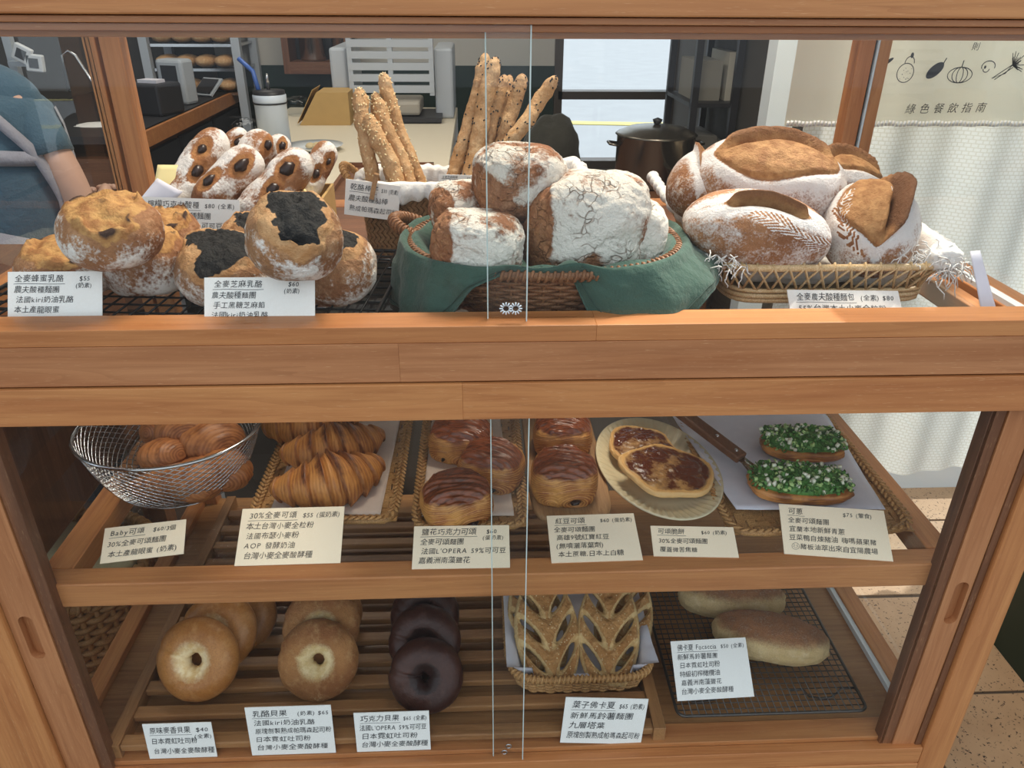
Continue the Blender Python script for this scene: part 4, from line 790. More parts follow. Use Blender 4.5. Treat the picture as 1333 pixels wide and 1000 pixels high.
sheet_on('baking_paper', [(-.086, .133), (.043, .130), (.030, .425), (-.084, .40)], ZS+.009, M_['parch'], 'crooked sheet of baking paper under the three chocolate pastries')
def croissant(L, r, seed, bend=.55):
    nu, nv = 220, 48; s = np.linspace(-1, 1, nu); th = np.arange(nv)/nv*2*PI; S, T = np.meshgrid(s, th, indexing='ij')
    a = np.abs(S); sl = a+.05*np.sin(T)*np.sign(S)+.02*np.cos(T); seg = np.clip(sl, 0, .999)*4.0-.35; fr = seg % 1; R = r*(np.clip(1-a**1.15, 0, 1)**.80)*(.88)+.0085*np.clip(1-a**14, 0, 1)**.5
    nz = fbm(np.stack([S*3, np.cos(T), np.sin(T)], -1).reshape(-1, 3)+seed, seed, 4).reshape(S.shape); R = R*(1+.26*(1-fr)-.10+.09*nz+.010*np.sin(S*150+nz*9))
    phi = S*bend; rc = L/(2*math.sin(bend)); cx = rc*np.sin(phi); cy = -rc*(np.cos(phi)-1)*1.0; X = cx+R*np.cos(T)*-np.sin(phi)*-1*0+R*np.cos(T)*(-np.sin(phi)); Y = cy+R*np.cos(T)*np.cos(phi); Z = R*np.sin(T)*.92
    zf = -.55*r; Z = np.where(Z < zf, zf+(Z-zf)*.2, Z)-zf*1.1; edge = ss(.90, 1., fr)+ss(.08, 0, fr)
    g = grid(Geo(), np.stack([X, Y, Z], -1)[:, ::-1], False, True)
    at = dict(l=(S*105+nz*4+1.2*np.sin(T)), t=(.30*ss(.2, .95, np.sin(T))*(1-a)+.50*ss(.55, 0, fr)*ss(.3, .8, np.sin(T))*(a < .45)), e=np.clip(edge, 0, 1)*.55); return g.mesh('croissant', True, {k: v_[:, ::-1].ravel() for k, v_ in at.items()})
cz_ = ZS+.0105
for i, (px, py, L, r, rz, tx) in enumerate([(432, 632, .163, .041, .42, 'large croissant at the front of the braided tray'), (437, 588, .160, .038, .36, 'large croissant in the middle of the braided tray'), (410, 556, .160, .038, .30, 'large croissant at the back of the braided tray, mostly hidden by the rail')]):
    P = FZ(px, py, cz_+.018); single('croissant', croissant(L, r, 5+i), M_['croissant'], (P[0], P[1], cz_), tx, 'croissant', 'large croissants', R=(0, 0, rz))
def pain(a, b, h, seed, top=.0):
    U, F = ico(6); V = superq(U, .74); nz = fbm(U*1.6+seed, seed, 3); x, y, z = V.T; d1 = np.hypot((x-.30)*.80, (z+.42)*.95); d2 = np.hypot((x+.42)*.9, (z+.42)*.95)+.18; d = np.minimum(d1, d2); face = ss(.45, .8, -y)
    dd = d+.06*nz; stp = (dd*3.2) % 1; side = ss(.35, .8, np.abs(y)); k = 1+.06*nz+.012*np.sin(dd*62)*side*.6+.035*stp*side
    P = V*[a, b, h]*k[:, None]; P[:, 1] += .010*np.exp(-(d/.13)**2)*np.sign(-y)*face; P[:, 2] = np.where(P[:, 2] < -h*.62, -h*.62+(P[:, 2]+h*.62)*.2, P[:, 2])+h*.64
    P[:, 2] += (.003*np.sin(y*9+nz*3)+.0013*np.sin(y*38+x*6+nz*9))*ss(.3, .8, z); return make(P, F, dict(l=dd*95+2*(1-side)*y, t=np.clip(1.25*ss(.10, .70, z-.20*side-.12*np.abs(x))+.15*nz, 0, 1), e=.45*ss(.88, 1, stp)*side))
def pastry(px, py, z0, a, b, h, seed, rz, lab, grp, nm='chocolate_pastry', fill=True):
    P = FZ(px, py, z0+h*.8); rt = root(nm, (P[0], P[1], z0), lab, 'pastry', grp, rz); part('pastry_body', pain(a, b, h, seed), M_['pain'], rt)
    for s in ((-1, 1) if fill else (1,)):
        V_, F_ = ico(2); g = Geo(); k_ = 1. if s > 0 else .6; g.add(V_*[.0062*k_, .009, .0042*k_]*(1+.3*vn(V_*2+seed+s, seed))[:, None]+[(.30 if s > 0 else -.40)*a*.95, -b*.90, h*.30], F_); part('chocolate_bar' if fill else 'bean_filling', g, M_['choc'], rt)
pz = ZS+.0108
pastry(594, 648, pz, .049, .042, .034, 3, .28, 'chocolate pastry nearest the front on the narrow tray, above its card', 'salted chocolate pastries'); pastry(640, 603, pz, .048, .043, .034, 5, -.38, 'chocolate pastry on the right of the narrow tray, behind the pane edge', 'salted chocolate pastries'); pastry(600, 568, pz, .049, .044, .034, 8, -.2, 'chocolate pastry at the back of the narrow tray', 'salted chocolate pastries')
# wooden board with the red-bean pastries
bd = root('serving_board', (.126, .31, ZS), 'worn acacia serving board under the red bean pastries', 'board'); P, _ = perim(.058, .187, 7, 90); g = Geo(); L = [np.c_[P*.96, np.full(90, 0.)], np.c_[P, np.full(90, .002)], np.c_[P, np.full(90, .0085)], np.c_[P*.975, np.full(90, .0105)], np.c_[P*.90, np.full(90, .0092)], np.c_[P*.02, np.full(90, .0092)]]
g = grid(Geo(), np.stack(L, 0), False, True); g.add(np.c_[P*.96, np.full(90, 0.)], [list(range(90))[::-1]]); part('board', g, M_['board'], bd)
pastry(735, 618, ZS+.0105, .048, .043, .038, 12, -.05, 'red bean pastry at the front of the wooden board', 'red bean pastries', 'red_bean_pastry', False); pastry(732, 562, ZS+.0105, .046, .042, .036, 15, -.08, 'red bean pastry behind, half under the wooden rail', 'red bean pastries', 'red_bean_pastry', False)
# oval ribbed plate with two flat caramel crisps
PC = FZ(855, 607, ZS+.012); pl = root('oval_plate', (PC[0], PC[1], ZS), 'cream oval ribbed plate holding two flat caramel crisps', 'plate', None, .10)
nA = 240; ph = np.arange(nA)/nA*2*PI; L = []
for (r, z) in ((.60, 0.), (.66, .0), (.80, .006), (.985, .0145), (1.0, .0165), (.985, .018), (.95, .0168), (.80, .0095), (.70, .0045), (.62, .0032), (.02, .0032)):
    rb_ = .0013*np.sin(ph*52)*(.72 < r < .97); R_ = r+0*ph; L.append(np.stack([.090*R_*np.cos(ph), .140*R_*np.sin(ph), z+rb_], 1))
g = grid(Geo(), np.stack(L, 0), False, True); g.add(L[0], [list(range(nA))[::-1]]); part('plate_body', g, M_['ceramic'], pl)
def crisp(r, seed, h=.009):
    U, F = ico(6); nz = fbm(U*[1.2, 1.2, .3]+seed, seed, 4); n2 = fbm(U*7+seed, seed+2, 4); rr = np.hypot(U[:, 0], U[:, 1]); az = np.arctan2(U[:, 1], U[:, 0]); k = 1+.10*np.sin(az*2+seed)+.05*np.sin(az*5+seed)+.09*nz
    V = superq(U, .85); P = V*[r, r, h]*np.stack([k, k, 1+0*k], 1); P[:, 2] += (.0022*n2+.0025*ss(.75, .95, rr))*(U[:, 2] > 0); t = ss(.97, .80, rr)*(U[:, 2] > -.1); return make(P, F, dict(t=t, f=t*0, c=t*0, d=t*0))
P = FZ(836, 585, ZS+.022); single('caramel_crisp', crisp(.054, 4), M_['caramel'], P, 'flat caramel-glazed croissant crisp at the back of the oval plate', 'pastry', 'caramel crisps', R=(.05, 0, 0)); P = FZ(868, 614, ZS+.030); single('caramel_crisp', crisp(.062, 9), M_['caramel'], P, 'flat caramel-glazed croissant crisp lying on top at the front of the oval plate', 'pastry', 'caramel crisps', R=(.14, .06, .6))
# large braided tray, white paper, scallion toasts, spatula
tray('plaited_tray', .335, .585, .085, .50, 'wide plaited tray with white paper under the scallion toasts', strip=.0135, braid=.0105)
sheet_on('white_paper', [(.352, .125), (.560, .118), (.600, .50), (.31, .50)], ZS+.0135, M_['white_paper'], 'white paper sheet lining the wide plaited tray', .0022)
def toast(cx, cy, L, W, rz, seed, lab):
    rt = root('scallion_toast', (cx, cy, ZS+.0175), lab, 'toast', 'scallion toasts', rz); U, F = ico(5); V = superq(U, .6); nz = fbm(U*2+seed, seed, 4); k = 1+.08*nz; P = V*[L, W, .011]*k[:, None]+[0, 0, .011]; P[:, 2] += .004*(V[:, 0]**2)
    part('croissant_slice', make(P, F, dict(l=P[:, 2]*1400, t=.35+.3*nz, e=0*nz)), M_['croissant'], rt)
    rs = np.random.RandomState(seed); G = {k_: Geo() for k_ in ('scal', 'scal2', 'scalw')}
    U2, F2 = ico(3); G['scal'].add(superq(U2, .7)*[L*.9, W*.86, .010]*(1+.12*fbm(U2*4+seed, seed, 3))[:, None]+[0, 0, .022], F2)
    for k_ in range(620):
        u = rs.uniform(-1, 1); v_ = rs.uniform(-1, 1); 
        if abs(u)**4+abs(v_)**4 > 1: continue
        x = u*L*1.0; y = v_*W*.98; z = .021+.016*(1-(u*u)**1.5*.7)*(1-v_**4*.5)*rs.uniform(.5, 1.0)+.004*vn(np.array([[x*40, y*40, seed]]), 3)[0]; R = rot(*rs.uniform(0, 6.28, 3)); m = rs.choice(['scal', 'scal2', 'scal', 'scal', 'scalw'], p=[.35, .22, .2, .15, .08])
        if m == 'scalw': box(G[m], (x, y, z+.001), rs.uniform(.003, .0065, 3), R)
        else:
            n_ = 8; a0 = rs.uniform(0, 2*PI); a = a0+np.linspace(0, rs.choice([2*PI, PI*1.1, 1.4]), n_); r_ = rs.uniform(.0018, .0042); w_ = rs.uniform(.001, .0028); c_ = np.stack([np.cos(a)*r_, np.sin(a)*r_, 0*a], 1); A_ = np.stack([c_-[0, 0, w_], c_+[0, 0, w_]], 1); A_ = A_@R.T+[x, y, z]; grid(G[m], A_)
    for k_, nm in (('scal', 'chopped_scallion'), ('scal2', 'pale_scallion'), ('scalw', 'scallion_whites')): part(nm, G[k_], M_[k_], rt, kind='stuff')
Pt = FZ(1037, 636, ZS+.025); toast(Pt[0]+.002, Pt[1], .070, .038, -.10, 3, 'scallion-topped croissant toast at the front, touching the spatula'); Pt = FZ(1046, 584, ZS+.025); toast(Pt[0]-.004, Pt[1], .062, .036, -.12, 6, 'scallion-topped croissant toast at the back of the paper')
sp = root('cake_server', (.36, .3, ZS+.02), 'cake server with a dark wooden handle leaning across the white paper', 'spatula')
a = FZ(880, 532, ZS+.062); b = FZ(966, 597, ZS+.034); c = FZ(984, 614, ZS+.024); d3 = FZ(996, 626, ZS+.022)
R_ = np.array(orient(a, b).to_matrix()); g = Geo(); L = np.linalg.norm(b-a); box(g, (a+b)/2, (.022, .013, L), R_); part('handle', g, M_['dwoody'], sp, smooth=False, world=True, bevel=.003)
for t in (.62, .9): g = Geo(); p = a+(b-a)*t; nn = R_@np.array([0, 1, 0]); nn = nn if nn[2] > 0 else -nn; tube(g, [p, p+nn*.0072], .0028, 10); part('rivet', g, M_['steel'], sp, world=True)
g = Geo(); sd = nrm(np.cross(c-b, [0, 0, 1.])); pts = [b-(b-a)*.02, b+(c-b)*.3, c, d3, d3+(d3-c)*.8]; ws = [.007, .008, .012, .020, .022]; A_ = np.array([[p+sd*w_, p-sd*w_] for p, w_ in zip(pts, ws)]); o = part('blade', grid(Geo(), A_), M_['steel'], sp, world=True); m = o.modifiers.new('t', 'SOLIDIFY'); m.thickness = .0012

# ================================================================== BOTTOM TIER
# slatted tray
SX0, SX1 = -.538, .262; sl = root('slatted_tray', ((SX0+SX1)/2, .17, ZB-.007), 'brown slatted wooden tray under the bagels and the fougasse basket', 'tray')
for x in (SX0, SX1-.018): part('side_bar', bx(Geo(), x, x+.018, .022, .62, ZB-.007, .405), M_['slaty'], sl, smooth=False, world=True, bevel=.001)
ys = [.034, .083, .130, .173, .219, .266, .315, .365, .415, .465, .515, .565]
for y in ys: part('slat', bx(Geo(), SX0+.018, SX1-.018, y-.010, y+.010, .390, .402), M_['slatx'], sl, smooth=False, world=True, bevel=.002)
def bagel(R, r, seed, rough=0, flat=.85, hole=.0):
    nu, nv = 150, 64; u = np.arange(nu)/nu*2*PI; v_ = np.arange(nv)/nv*2*PI; U, V = np.meshgrid(u, v_, indexing='ij'); nz = fbm(np.stack([np.cos(U)*1.5, np.sin(U)*1.5, np.cos(V)*.6], -1).reshape(-1, 3)+seed, seed, 3).reshape(U.shape)
    seam = np.exp(-(((U-2.9+PI) % (2*PI)-PI)/.10)**2); rr = r*(1+.08*nz)*(1-.07*seam+.10*np.sin(U+seed)*.4); cx = R+rr*np.cos(V); X = cx*np.cos(U); Y = cx*np.sin(U); Z = rr*np.sin(V)*flat
    inner = ss(.2, -.75, np.cos(V))+seam*.35*ss(.3, -.4, np.cos(V)); P = np.stack([X, Y, Z], -1)
    if rough: P += (fbm(P.reshape(-1, 3)*160+seed, seed, 3)*.0012).reshape(nu, nv)[..., None]
    return grid(Geo(), P, True, True).mesh('bagel', True, dict(c=np.clip(inner*1.1-.1, 0, 1).ravel(), f=(.5+.3*nz-.6*inner).ravel(), d=(0*nz).ravel()))
def bag(px, py, Y, R, r, seed, mat, tx, grp, tilt=.80, rz=0, roll=0, rough=0):
    P = GY(px, py, Y); single('bagel', bagel(R, r, seed, rough), M_[mat], P, tx, 'bagel', grp, R=(tilt, roll, rz))
R0, r0 = .0358, .0262
bag(257, 858, .125, R0, r0, 1, 'bagel', 'plain smooth bagel at the front of the left row', 'plain bagels', .95, -.1, 0); bag(284, 822, .185, R0*.97, r0, 2, 'bagel', 'plain smooth bagel second in the left row', 'plain bagels', .9, -.15); bag(312, 800, .250, R0, r0, 3, 'bagel', 'plain smooth bagel at the back of the left row', 'plain bagels', .85, -.15)
bag(415, 858, .125, R0*.97, r0, 4, 'cbagel', 'cheese-crusted bagel at the front of the middle row', 'cheese bagels', .98, 0, 0, 1); bag(419, 816, .18, R0*.95, r0, 5, 'cbagel', 'cheese-crusted bagel second in the middle row', 'cheese bagels', .9, .05, 0, 1); bag(425, 800, .25, R0*.95, r0, 6, 'cbagel', 'cheese-crusted bagel at the back of the middle row', 'cheese bagels', .85, .05, 0, 1)
bag(554, 880, .098, R0*.85, r0*.96, 7, 'chbagel', 'dark chocolate bagel at the front of the right row', 'chocolate bagels', .95, .05); bag(552, 835, .160, R0*.86, r0*.98, 8, 'chbagel', 'dark chocolate bagel second in the right row', 'chocolate bagels', .92, 0); bag(553, 800, .225, R0*.86, r0*.98, 9, 'chbagel', 'dark chocolate bagel at the back of the right row', 'chocolate bagels', .85, 0)
# fougasse basket
GC = np.array([.146, .205]); gb = root('fougasse_basket', (GC[0], GC[1], .4035), 'rectangular woven rattan basket holding the leaf-shaped fougasses', 'basket')
part('woven_wall', weave(.100, .110, .108, .120, .036, 6, 9, 58, .0026, .0024, 0), M_['seagrass'], gb, kind='stuff'); part('rim', wrapped_rim(.110, .122, 6, .038, .0045, 130, .0022), M_['seagrass'], gb)
P, _ = perim(.100, .110, 6, 48); g = Geo(); grid(g, np.stack([np.c_[P*.02, np.full(48, .002)], np.c_[P, np.full(48, .002)]], 0), False, True); part('base', g, M_['seagrass'], gb)
n = 60; uu, vv = np.meshgrid(np.linspace(-1, 1, n), np.linspace(-1, 1, n), indexing='ij'); rr = np.maximum(np.abs(uu), np.abs(vv)); X = uu*.104; Y = vv*.116; Z = .006+.046*ss(.78, .98, rr)+.010*np.abs(uu*vv)**3*ss(.9, 1, rr)+.002*fbm(np.stack([uu*5, vv*5, uu*0], -1).reshape(-1, 3), 4, 3).reshape(n, n); X = X+.010*np.sign(uu)*ss(.93, 1, np.abs(uu))
Z = np.where((vv < -.8) & (np.abs(uu) < .7), np.minimum(Z, .030), Z)
o = single('paper_liner', grid(Geo(), np.stack([X, Y, Z], -1)), M_['white_paper'], (GC[0], GC[1], .4035), 'white paper liner standing up inside the fougasse basket', 'paper')
def fougasse(W, L, seed, mirror=1):
    nx, ny = 150, 210; x = np.linspace(-W*1.15, W*1.15, nx); y = np.linspace(-L*1.1, L*1.1, ny); X, Y = np.meshgrid(x, y, indexing='ij'); wb = 1+.05*vn(np.stack([X*20, Y*20, X*0+seed], -1).reshape(-1, 3), seed).reshape(X.shape)
    f = np.zeros(X.shape)
    t_ = np.clip((Y+L)/(2*L), 0, 1); half = W*np.clip(np.sin(PI*np.clip(t_*.86+.10, 0, 1))**.55, .15, 1); body = np.minimum(half-np.abs(X), np.minimum(Y+L, L-Y)*1.1)
    slit = np.full(X.shape, 1e9)
    for s in (-1, 1):
        for k, (yc, ln, xo) in enumerate(((-.52, .27, .50), (-.02, .27, .50), (.46, .22, .42))):
            cx = s*W*xo; cy = yc*L; a = s*.72; dx = (X-cx); dy = (Y-cy); ca_, sa_ = math.cos(a), math.sin(a); u_ = dx*-sa_*-1+dy*ca_ if False else dx*math.sin(s*.62)+dy*math.cos(s*.62); v_ = dx*math.cos(s*.62)-dy*math.sin(s*.62); d = np.sqrt((u_/(ln*L))**2+(v_/(.090*W))**2); slit = np.minimum(slit, (d-1)*.090*W*1.5)
    f = np.minimum(body, slit)*wb; rr = .0110; h = np.sqrt(np.clip(1-(1-np.clip(f/rr, 0, 1))**2, 0, 1)); nz = fbm(np.stack([X*60, Y*60, X*0+seed], -1).reshape(-1, 3), seed, 4).reshape(X.shape); Z = h*.016*(1+.35*nz)
    ok = f > .0002; idx = np.arange(nx*ny).reshape(nx, ny); c4 = ok[:-1, :-1] & ok[1:, :-1] & ok[1:, 1:] & ok[:-1, 1:]; q4 = np.stack([idx[:-1, :-1], idx[1:, :-1], idx[1:, 1:], idx[:-1, 1:]], -1)[c4]
    cur = .010*(X/W)**2*-1; top = np.stack([X, Y, Z+cur], -1).reshape(-1, 3); bot = np.stack([X, Y, -.25*Z+cur], -1).reshape(-1, 3); used = np.unique(q4); mp = -np.ones(nx*ny, int); mp[used] = np.arange(len(used)); q4 = mp[q4]; m = len(used)
    V = np.r_[top[used], bot[used]]; c = ss(.010, .002, f).ravel()[used]*.75; c = np.r_[c, c]; fz = np.zeros(len(c)); dk = ss(.25, .6, nz).ravel()[used]*.45; return make(V, np.r_[q4, q4[:, ::-1]+m], dict(c=c, f=fz, d=np.r_[dk, dk]), 'fougasse')
def foug(px, py, z, W, L, seed, R, tx): P = FZ(px, py, z); single('fougasse', fougasse(W, L, seed), M_['fougasse'], P, tx, 'bread', 'leaf-shaped fougasses', R=R)
foug(712, 818, .468, .052, .085, 3, (.62, 0, .10), 'leaf-shaped fougasse with slits at the front left of its basket'); foug(792, 818, .468, .050, .085, 5, (.62, 0, -.12), 'leaf-shaped fougasse with slits at the front right of its basket'); foug(700, 806, .452, .048, .080, 7, (.50, 0, .22), 'leaf-shaped fougasse behind the front left one'); foug(812, 802, .452, .048, .080, 9, (.50, 0, -.26), 'leaf-shaped fougasse behind the front right one')
# rack and focaccia rolls
rk2 = wire_rack('cooling_rack', (.425, .215), .285, .355, .412, 27, 33, 0, 'dark wire cooling rack under the focaccia rolls at the bottom right', mat='iron', foot=.026, wr=.0009, rim=.0024)
def ciab(L, W, H, seed):
    U, F = ico(6); V = superq(U, .86); nz = fbm(U*1.3+seed, seed, 4); n2 = fbm(U*5+seed, seed+1, 4); k = 1+.09*nz+.03*n2; P = V*[L, W, H]*k[:, None]; P[:, 2] = np.where(P[:, 2] < -H*.75, -H*.75+(P[:, 2]+H*.75)*.2, P[:, 2])+H*.77; t = ss(.02, .72, U[:, 2]+.25*nz-U[:, 1]*-.25)
    return make(P, F, dict(c=t*.95, d=.25*ss(.3, .7, n2)*t, f=.45*t+.15))
P = FZ(1000, 836, .432); single('focaccia_roll', ciab(.090, .041, .036, 4), M_['ciabatta'], (P[0], P[1], .4145), 'long focaccia roll at the front of the cooling rack, behind its card', 'bread', 'focaccia rolls', R=(0, 0, -.28)); P = FZ(950, 782, .432); single('focaccia_roll', ciab(.090, .040, .034, 6), M_['ciabatta'], (P[0], P[1], .4145), 'long focaccia roll at the back of the cooling rack, under the shelf rail', 'bread', 'focaccia rolls', R=(0, 0, -.12))

# ================================================================== PRICE CARDS
def card(TL, TR, BL, BR, base, lines, price, tx, mat='card', grp='handwritten price cards', ink='ink', tsize=1.0, ul=None, clip=None, bt=None, tmax=1.35, miny=None):
    """base: ('z', v) or ('y', v): where the lower edge rests; the backward tilt follows from the top corners"""
    fn = FZ if base[0] == 'z' else GY
    A = fn(*BL, base[1]); B = fn(*BR, base[1])
    if miny: A[1] = max(A[1], miny); B[1] = max(B[1], miny)
    U = nrm(B-A); w_ = np.linalg.norm(B-A); nb = nrm(np.cross([0, 0, 1.], U)); nb = nb if nb[1] > 0 else -nb; up0 = nrm(np.cross(U, nb)); up0 = up0 if up0[2] > 0 else -up0
    best = None
    for t in np.linspace(.02, tmax, 90):
        up = math.cos(t)*up0+math.sin(t)*nb; N = np.cross(U, up); hs = []
        for q_, o_ in ((TL, A), (TR, B)):
            d = _ray(*q_); k = ((A-CAMP)@N)/(d@N); hs.append((CAMP+d*k-A)@up)
        h = (hs[0]+hs[1])/2; er = 0
        for q_, o_ in ((TL, A), (TR, B)):
            v = o_+up*h-CAMP; z = v@FW; er += (666.5+FPX*(v@R2)/z-q_[0])**2+(500-FPX*(v@U2)/z-q_[1])**2
        if best is None or er < best[0]: best = (er, t, h, up, N)
    er, t, h, up, N = best; N = N if N[1] < 0 else -N
    rt = root('price_card', A, tx, 'price card', grp)
    g = Geo(); T = .0011; cs = [A, A+U*w_, A+U*w_+up*h, A+up*h]; g.add([c-N*T for c in cs]+[c for c in cs], BOXF); part('card', g, M_[mat], rt, smooth=False, world=True)
    g = Geo(); n = len(lines); pitch = h*.86/n; 
    sz = min(pitch*.80, h*.2)*tsize; y = h*.93-pitch*.72
    for i, ln in enumerate(lines):
        x0 = w_*(.07 if i % 2 == 0 else .06)+random.uniform(0, .02)*w_; mx = w_*.90
        if i == 0:
            two = isinstance(price, tuple); mx = w_*(.60 if two else .52); xe = line_geo(g, ln, x0, y+sz*.1, sz, maxw=mx); P_ = np.linspace(0, 1, 10); ribbon(g, np.stack([x0-.01*w_+(xe-x0+.02*w_)*P_, y-sz*.22+.0003*np.sin(P_*6)], 1), .0005)
            if two: line_geo(g, price[0], w_*.76, y+sz*.15, sz*.8, maxw=w_*.2); line_geo(g, price[1], w_*.72, y-pitch*.55, sz*.72, maxw=w_*.26)
            elif price: line_geo(g, price, max(xe+.05*w_, w_*.60), y+sz*.1, sz*.78, maxw=w_*.97-max(xe+.05*w_, w_*.60))
        else: line_geo(g, ln, x0, y, sz*.92, maxw=mx if not (bt and i == 1) else w_*.68)
        y -= pitch
    # thin pen look: the strokes lie just proud of the card
    o_ = A+N*.0004
    for i in range(len(g.V)): g.V[i] = o_+g.V[i][:, :1]*U+g.V[i][:, 1:2]*up+g.V[i][:, 2:3]*N
    part('lettering', g, M_[ink], rt, smooth=False, world=True, kind='stuff')
    if clip:
        c = A+U*w_*clip[0]+up*h*clip[1]; d = nrm(U*clip[2]+up*clip[3]); e_ = np.cross(N, d); R_ = np.stack([d, e_, N], 1)
        for k in (1, -1): g = Geo(); box(g, c+N*(.0035*k), (.034, .006, .0035), R_@rot(0, .03*k, 0)); part('clothespin', g, M_['board'], rt, smooth=False, world=True)
    return rt
zr = RZ_+.0015
card((28, 352), (144, 355), (10, 415), (133, 414), ('z', zr), ['全麥蜂蜜乳酪', '農夫酸種麵團', '法國kiri奶油乳酪', '本土產龍眼蜜'], ('$55', '(奶素)'), 'white price card at the far left of the wire rack, priced $55', bt=1, tmax=.5)
card((272, 361), (411, 361), (266, 422), (410, 421), ('z', zr), ['全麥芝麻乳酪', '農夫酸種麵團', '手工黑糖芝麻餡', '法國kiri奶油乳酪'], ('$60', '(奶素)'), 'white price card in front of the black sesame buns, priced $60', bt=1, tmax=.5)
card((182, 256), (310, 260), (185, 315), (314, 319), ('y', .335), ['檸檬巧克力酸種', '全自然發酵酸種麵團', '法國 L\'OPERA 可可豆', '      檸檬皮丁'], '$80 (全素)', 'white price card clipped to the yellow-lined box, priced $80', clip=(.99, .20, 1, 0))
card((446, 234), (516, 240), (448, 279), (518, 288), ('y', .318), ['乾酪棒子', '農夫酸種脆棒', '熟成帕瑪森起司粉'], '$30 (奶素)', 'white price card clipped to the white frill of the breadstick basket, priced $30', clip=(.52, .90, .12, 1))
card((557, 226), (621, 229), (571, 244), (632, 246), ('y', .325), ['全麥芝麻脆棒', '農夫酸種脆棒', '嘉義洲南藻鹽花'], '$30', 'small white price card lying behind the floury loaves')
card((743, 406), (873, 401), (749, 446), (885, 444), ('y', .050), ['全麥核桃農夫酸種', '全自然酸種', '台灣小麥全麥'], ('$95', '(全素)'), 'white price card in front of the green napkin, priced $95')
card((1030, 376), (1165, 380), (1034, 440), (1182, 441), ('y', .062), ['全麥農夫酸種麵包', '55%台灣本土小麥全粒粉', '法國布瑟T65小麥粉', '台灣小麥全麥酸酵種'], '(全素) $80', 'white price card in front of the pale willow basket, priced $80')
zc = .7022
card((137, 688), (242, 676), (130, 734), (239, 721), ('z', ZS+.0006), ['Baby可頌', '30%全麥可頌麵團', '本土產龍眼蜜 (奶素)'], '$60/3個', 'cream price card below the silver wire basket, priced $60 for three', 'card2')
card((316, 664), (448, 658), (305, 737), (443, 733), ('z', zc), ['30%全麥可頌', '本土台灣小麥全粒粉', '法國布瑟小麥粉', 'AOP 發酵奶油', '台灣小麥全麥酸酵種'], '$55 (蛋奶素)', 'cream price card in front of the large croissants, priced $55', 'card2', ink='ink2')
card((539, 684), (662, 685), (536, 741), (664, 739), ('z', zc), ['鹽花巧克力可頌', '全麥可頌麵團', '法國L\'OPERA 59%可可豆', '嘉義洲南藻鹽花'], ('$60', '(蛋奶素)'), 'cream price card in front of the three chocolate pastries, priced $60', 'card2')
card((711, 672), (825, 668), (718, 733), (837, 729), ('z', zc), ['紅豆可頌', '全麥可頌麵團', '高雄9號紅寶紅豆', '(無噴灑落葉劑)', '本土蔗糖,日本上白糖'], '$60 (蛋奶素)', 'cream price card in front of the wooden board, priced $60', 'card2')
card((846, 685), (955, 686), (851, 724), (962, 726), ('z', zc), ['可頌脆餅', '30%全麥可頌麵團', '覆蓋微苦焦糖'], '$60 (奶素)', 'cream price card in front of the oval plate, priced $60', 'card2')
card((1013, 657), (1151, 664), (1021, 721), (1163, 731), ('z', zc), ['可蔥', '全麥可頌麵團', '宜蘭本地新鮮青蔥', '豆菜鴨自煉豬油 嗨嗎蘋果豬', '☺豬板油萃出來自宜陽農場'], '$75 (葷食)', 'cream price card in front of the scallion toasts, priced $75', 'card2', ink='ink')
card((203, 942), (289, 941), (194, 991), (282, 988), ('z', .3805), ['原味麥香貝果', '日本霓虹吐司粉', '台灣小麥全麥酸酵種'], ('$40', '(全素)'), 'white price card below the plain bagels, priced $40', bt=1, miny=.0185, tmax=.10)
card((338, 919), (442, 920), (328, 985), (436, 987), ('z', .3805), ['乳酪貝果', '法國kiri奶油乳酪', '原塊刨製熟成帕瑪森起司粉', '日本霓虹吐司粉', '台灣小麥全麥酸酵種'], '(奶素) $65', 'white price card below the cheese bagels, priced $65', miny=.0185, tmax=.10)
card((471, 926), (564, 928), (464, 985), (560, 988), ('z', .3805), ['巧克力貝果', '法國L\'OPERA 59%可可豆', '日本霓虹吐司粉', '台灣小麥全麥酸酵種'], '$65 (全素)', 'white price card below the chocolate bagels, priced $65', miny=.0185, tmax=.10)
card((727, 910), (831, 908), (729, 967), (834, 969), ('y', .0190), ['葉子佛卡夏', '新鮮馬鈴薯麵團', '九層塔葉', '原塊刨製熟成帕瑪森起司粉'], '$65 (奶素)', 'white price card in front of the fougasse basket, priced $65', tmax=.12)
card((873, 835), (970, 830), (882, 913), (982, 907), ('z', .4160), ['佛卡夏 Focaccia', '新鮮馬鈴薯麵團', '日本霓虹吐司粉', '特級初榨橄欖油', '嘉義洲南藻鹽花', '台灣小麥全麥酸酵種'], '$50 (全素)', 'white price card standing on the bottom cooling rack, priced $50')

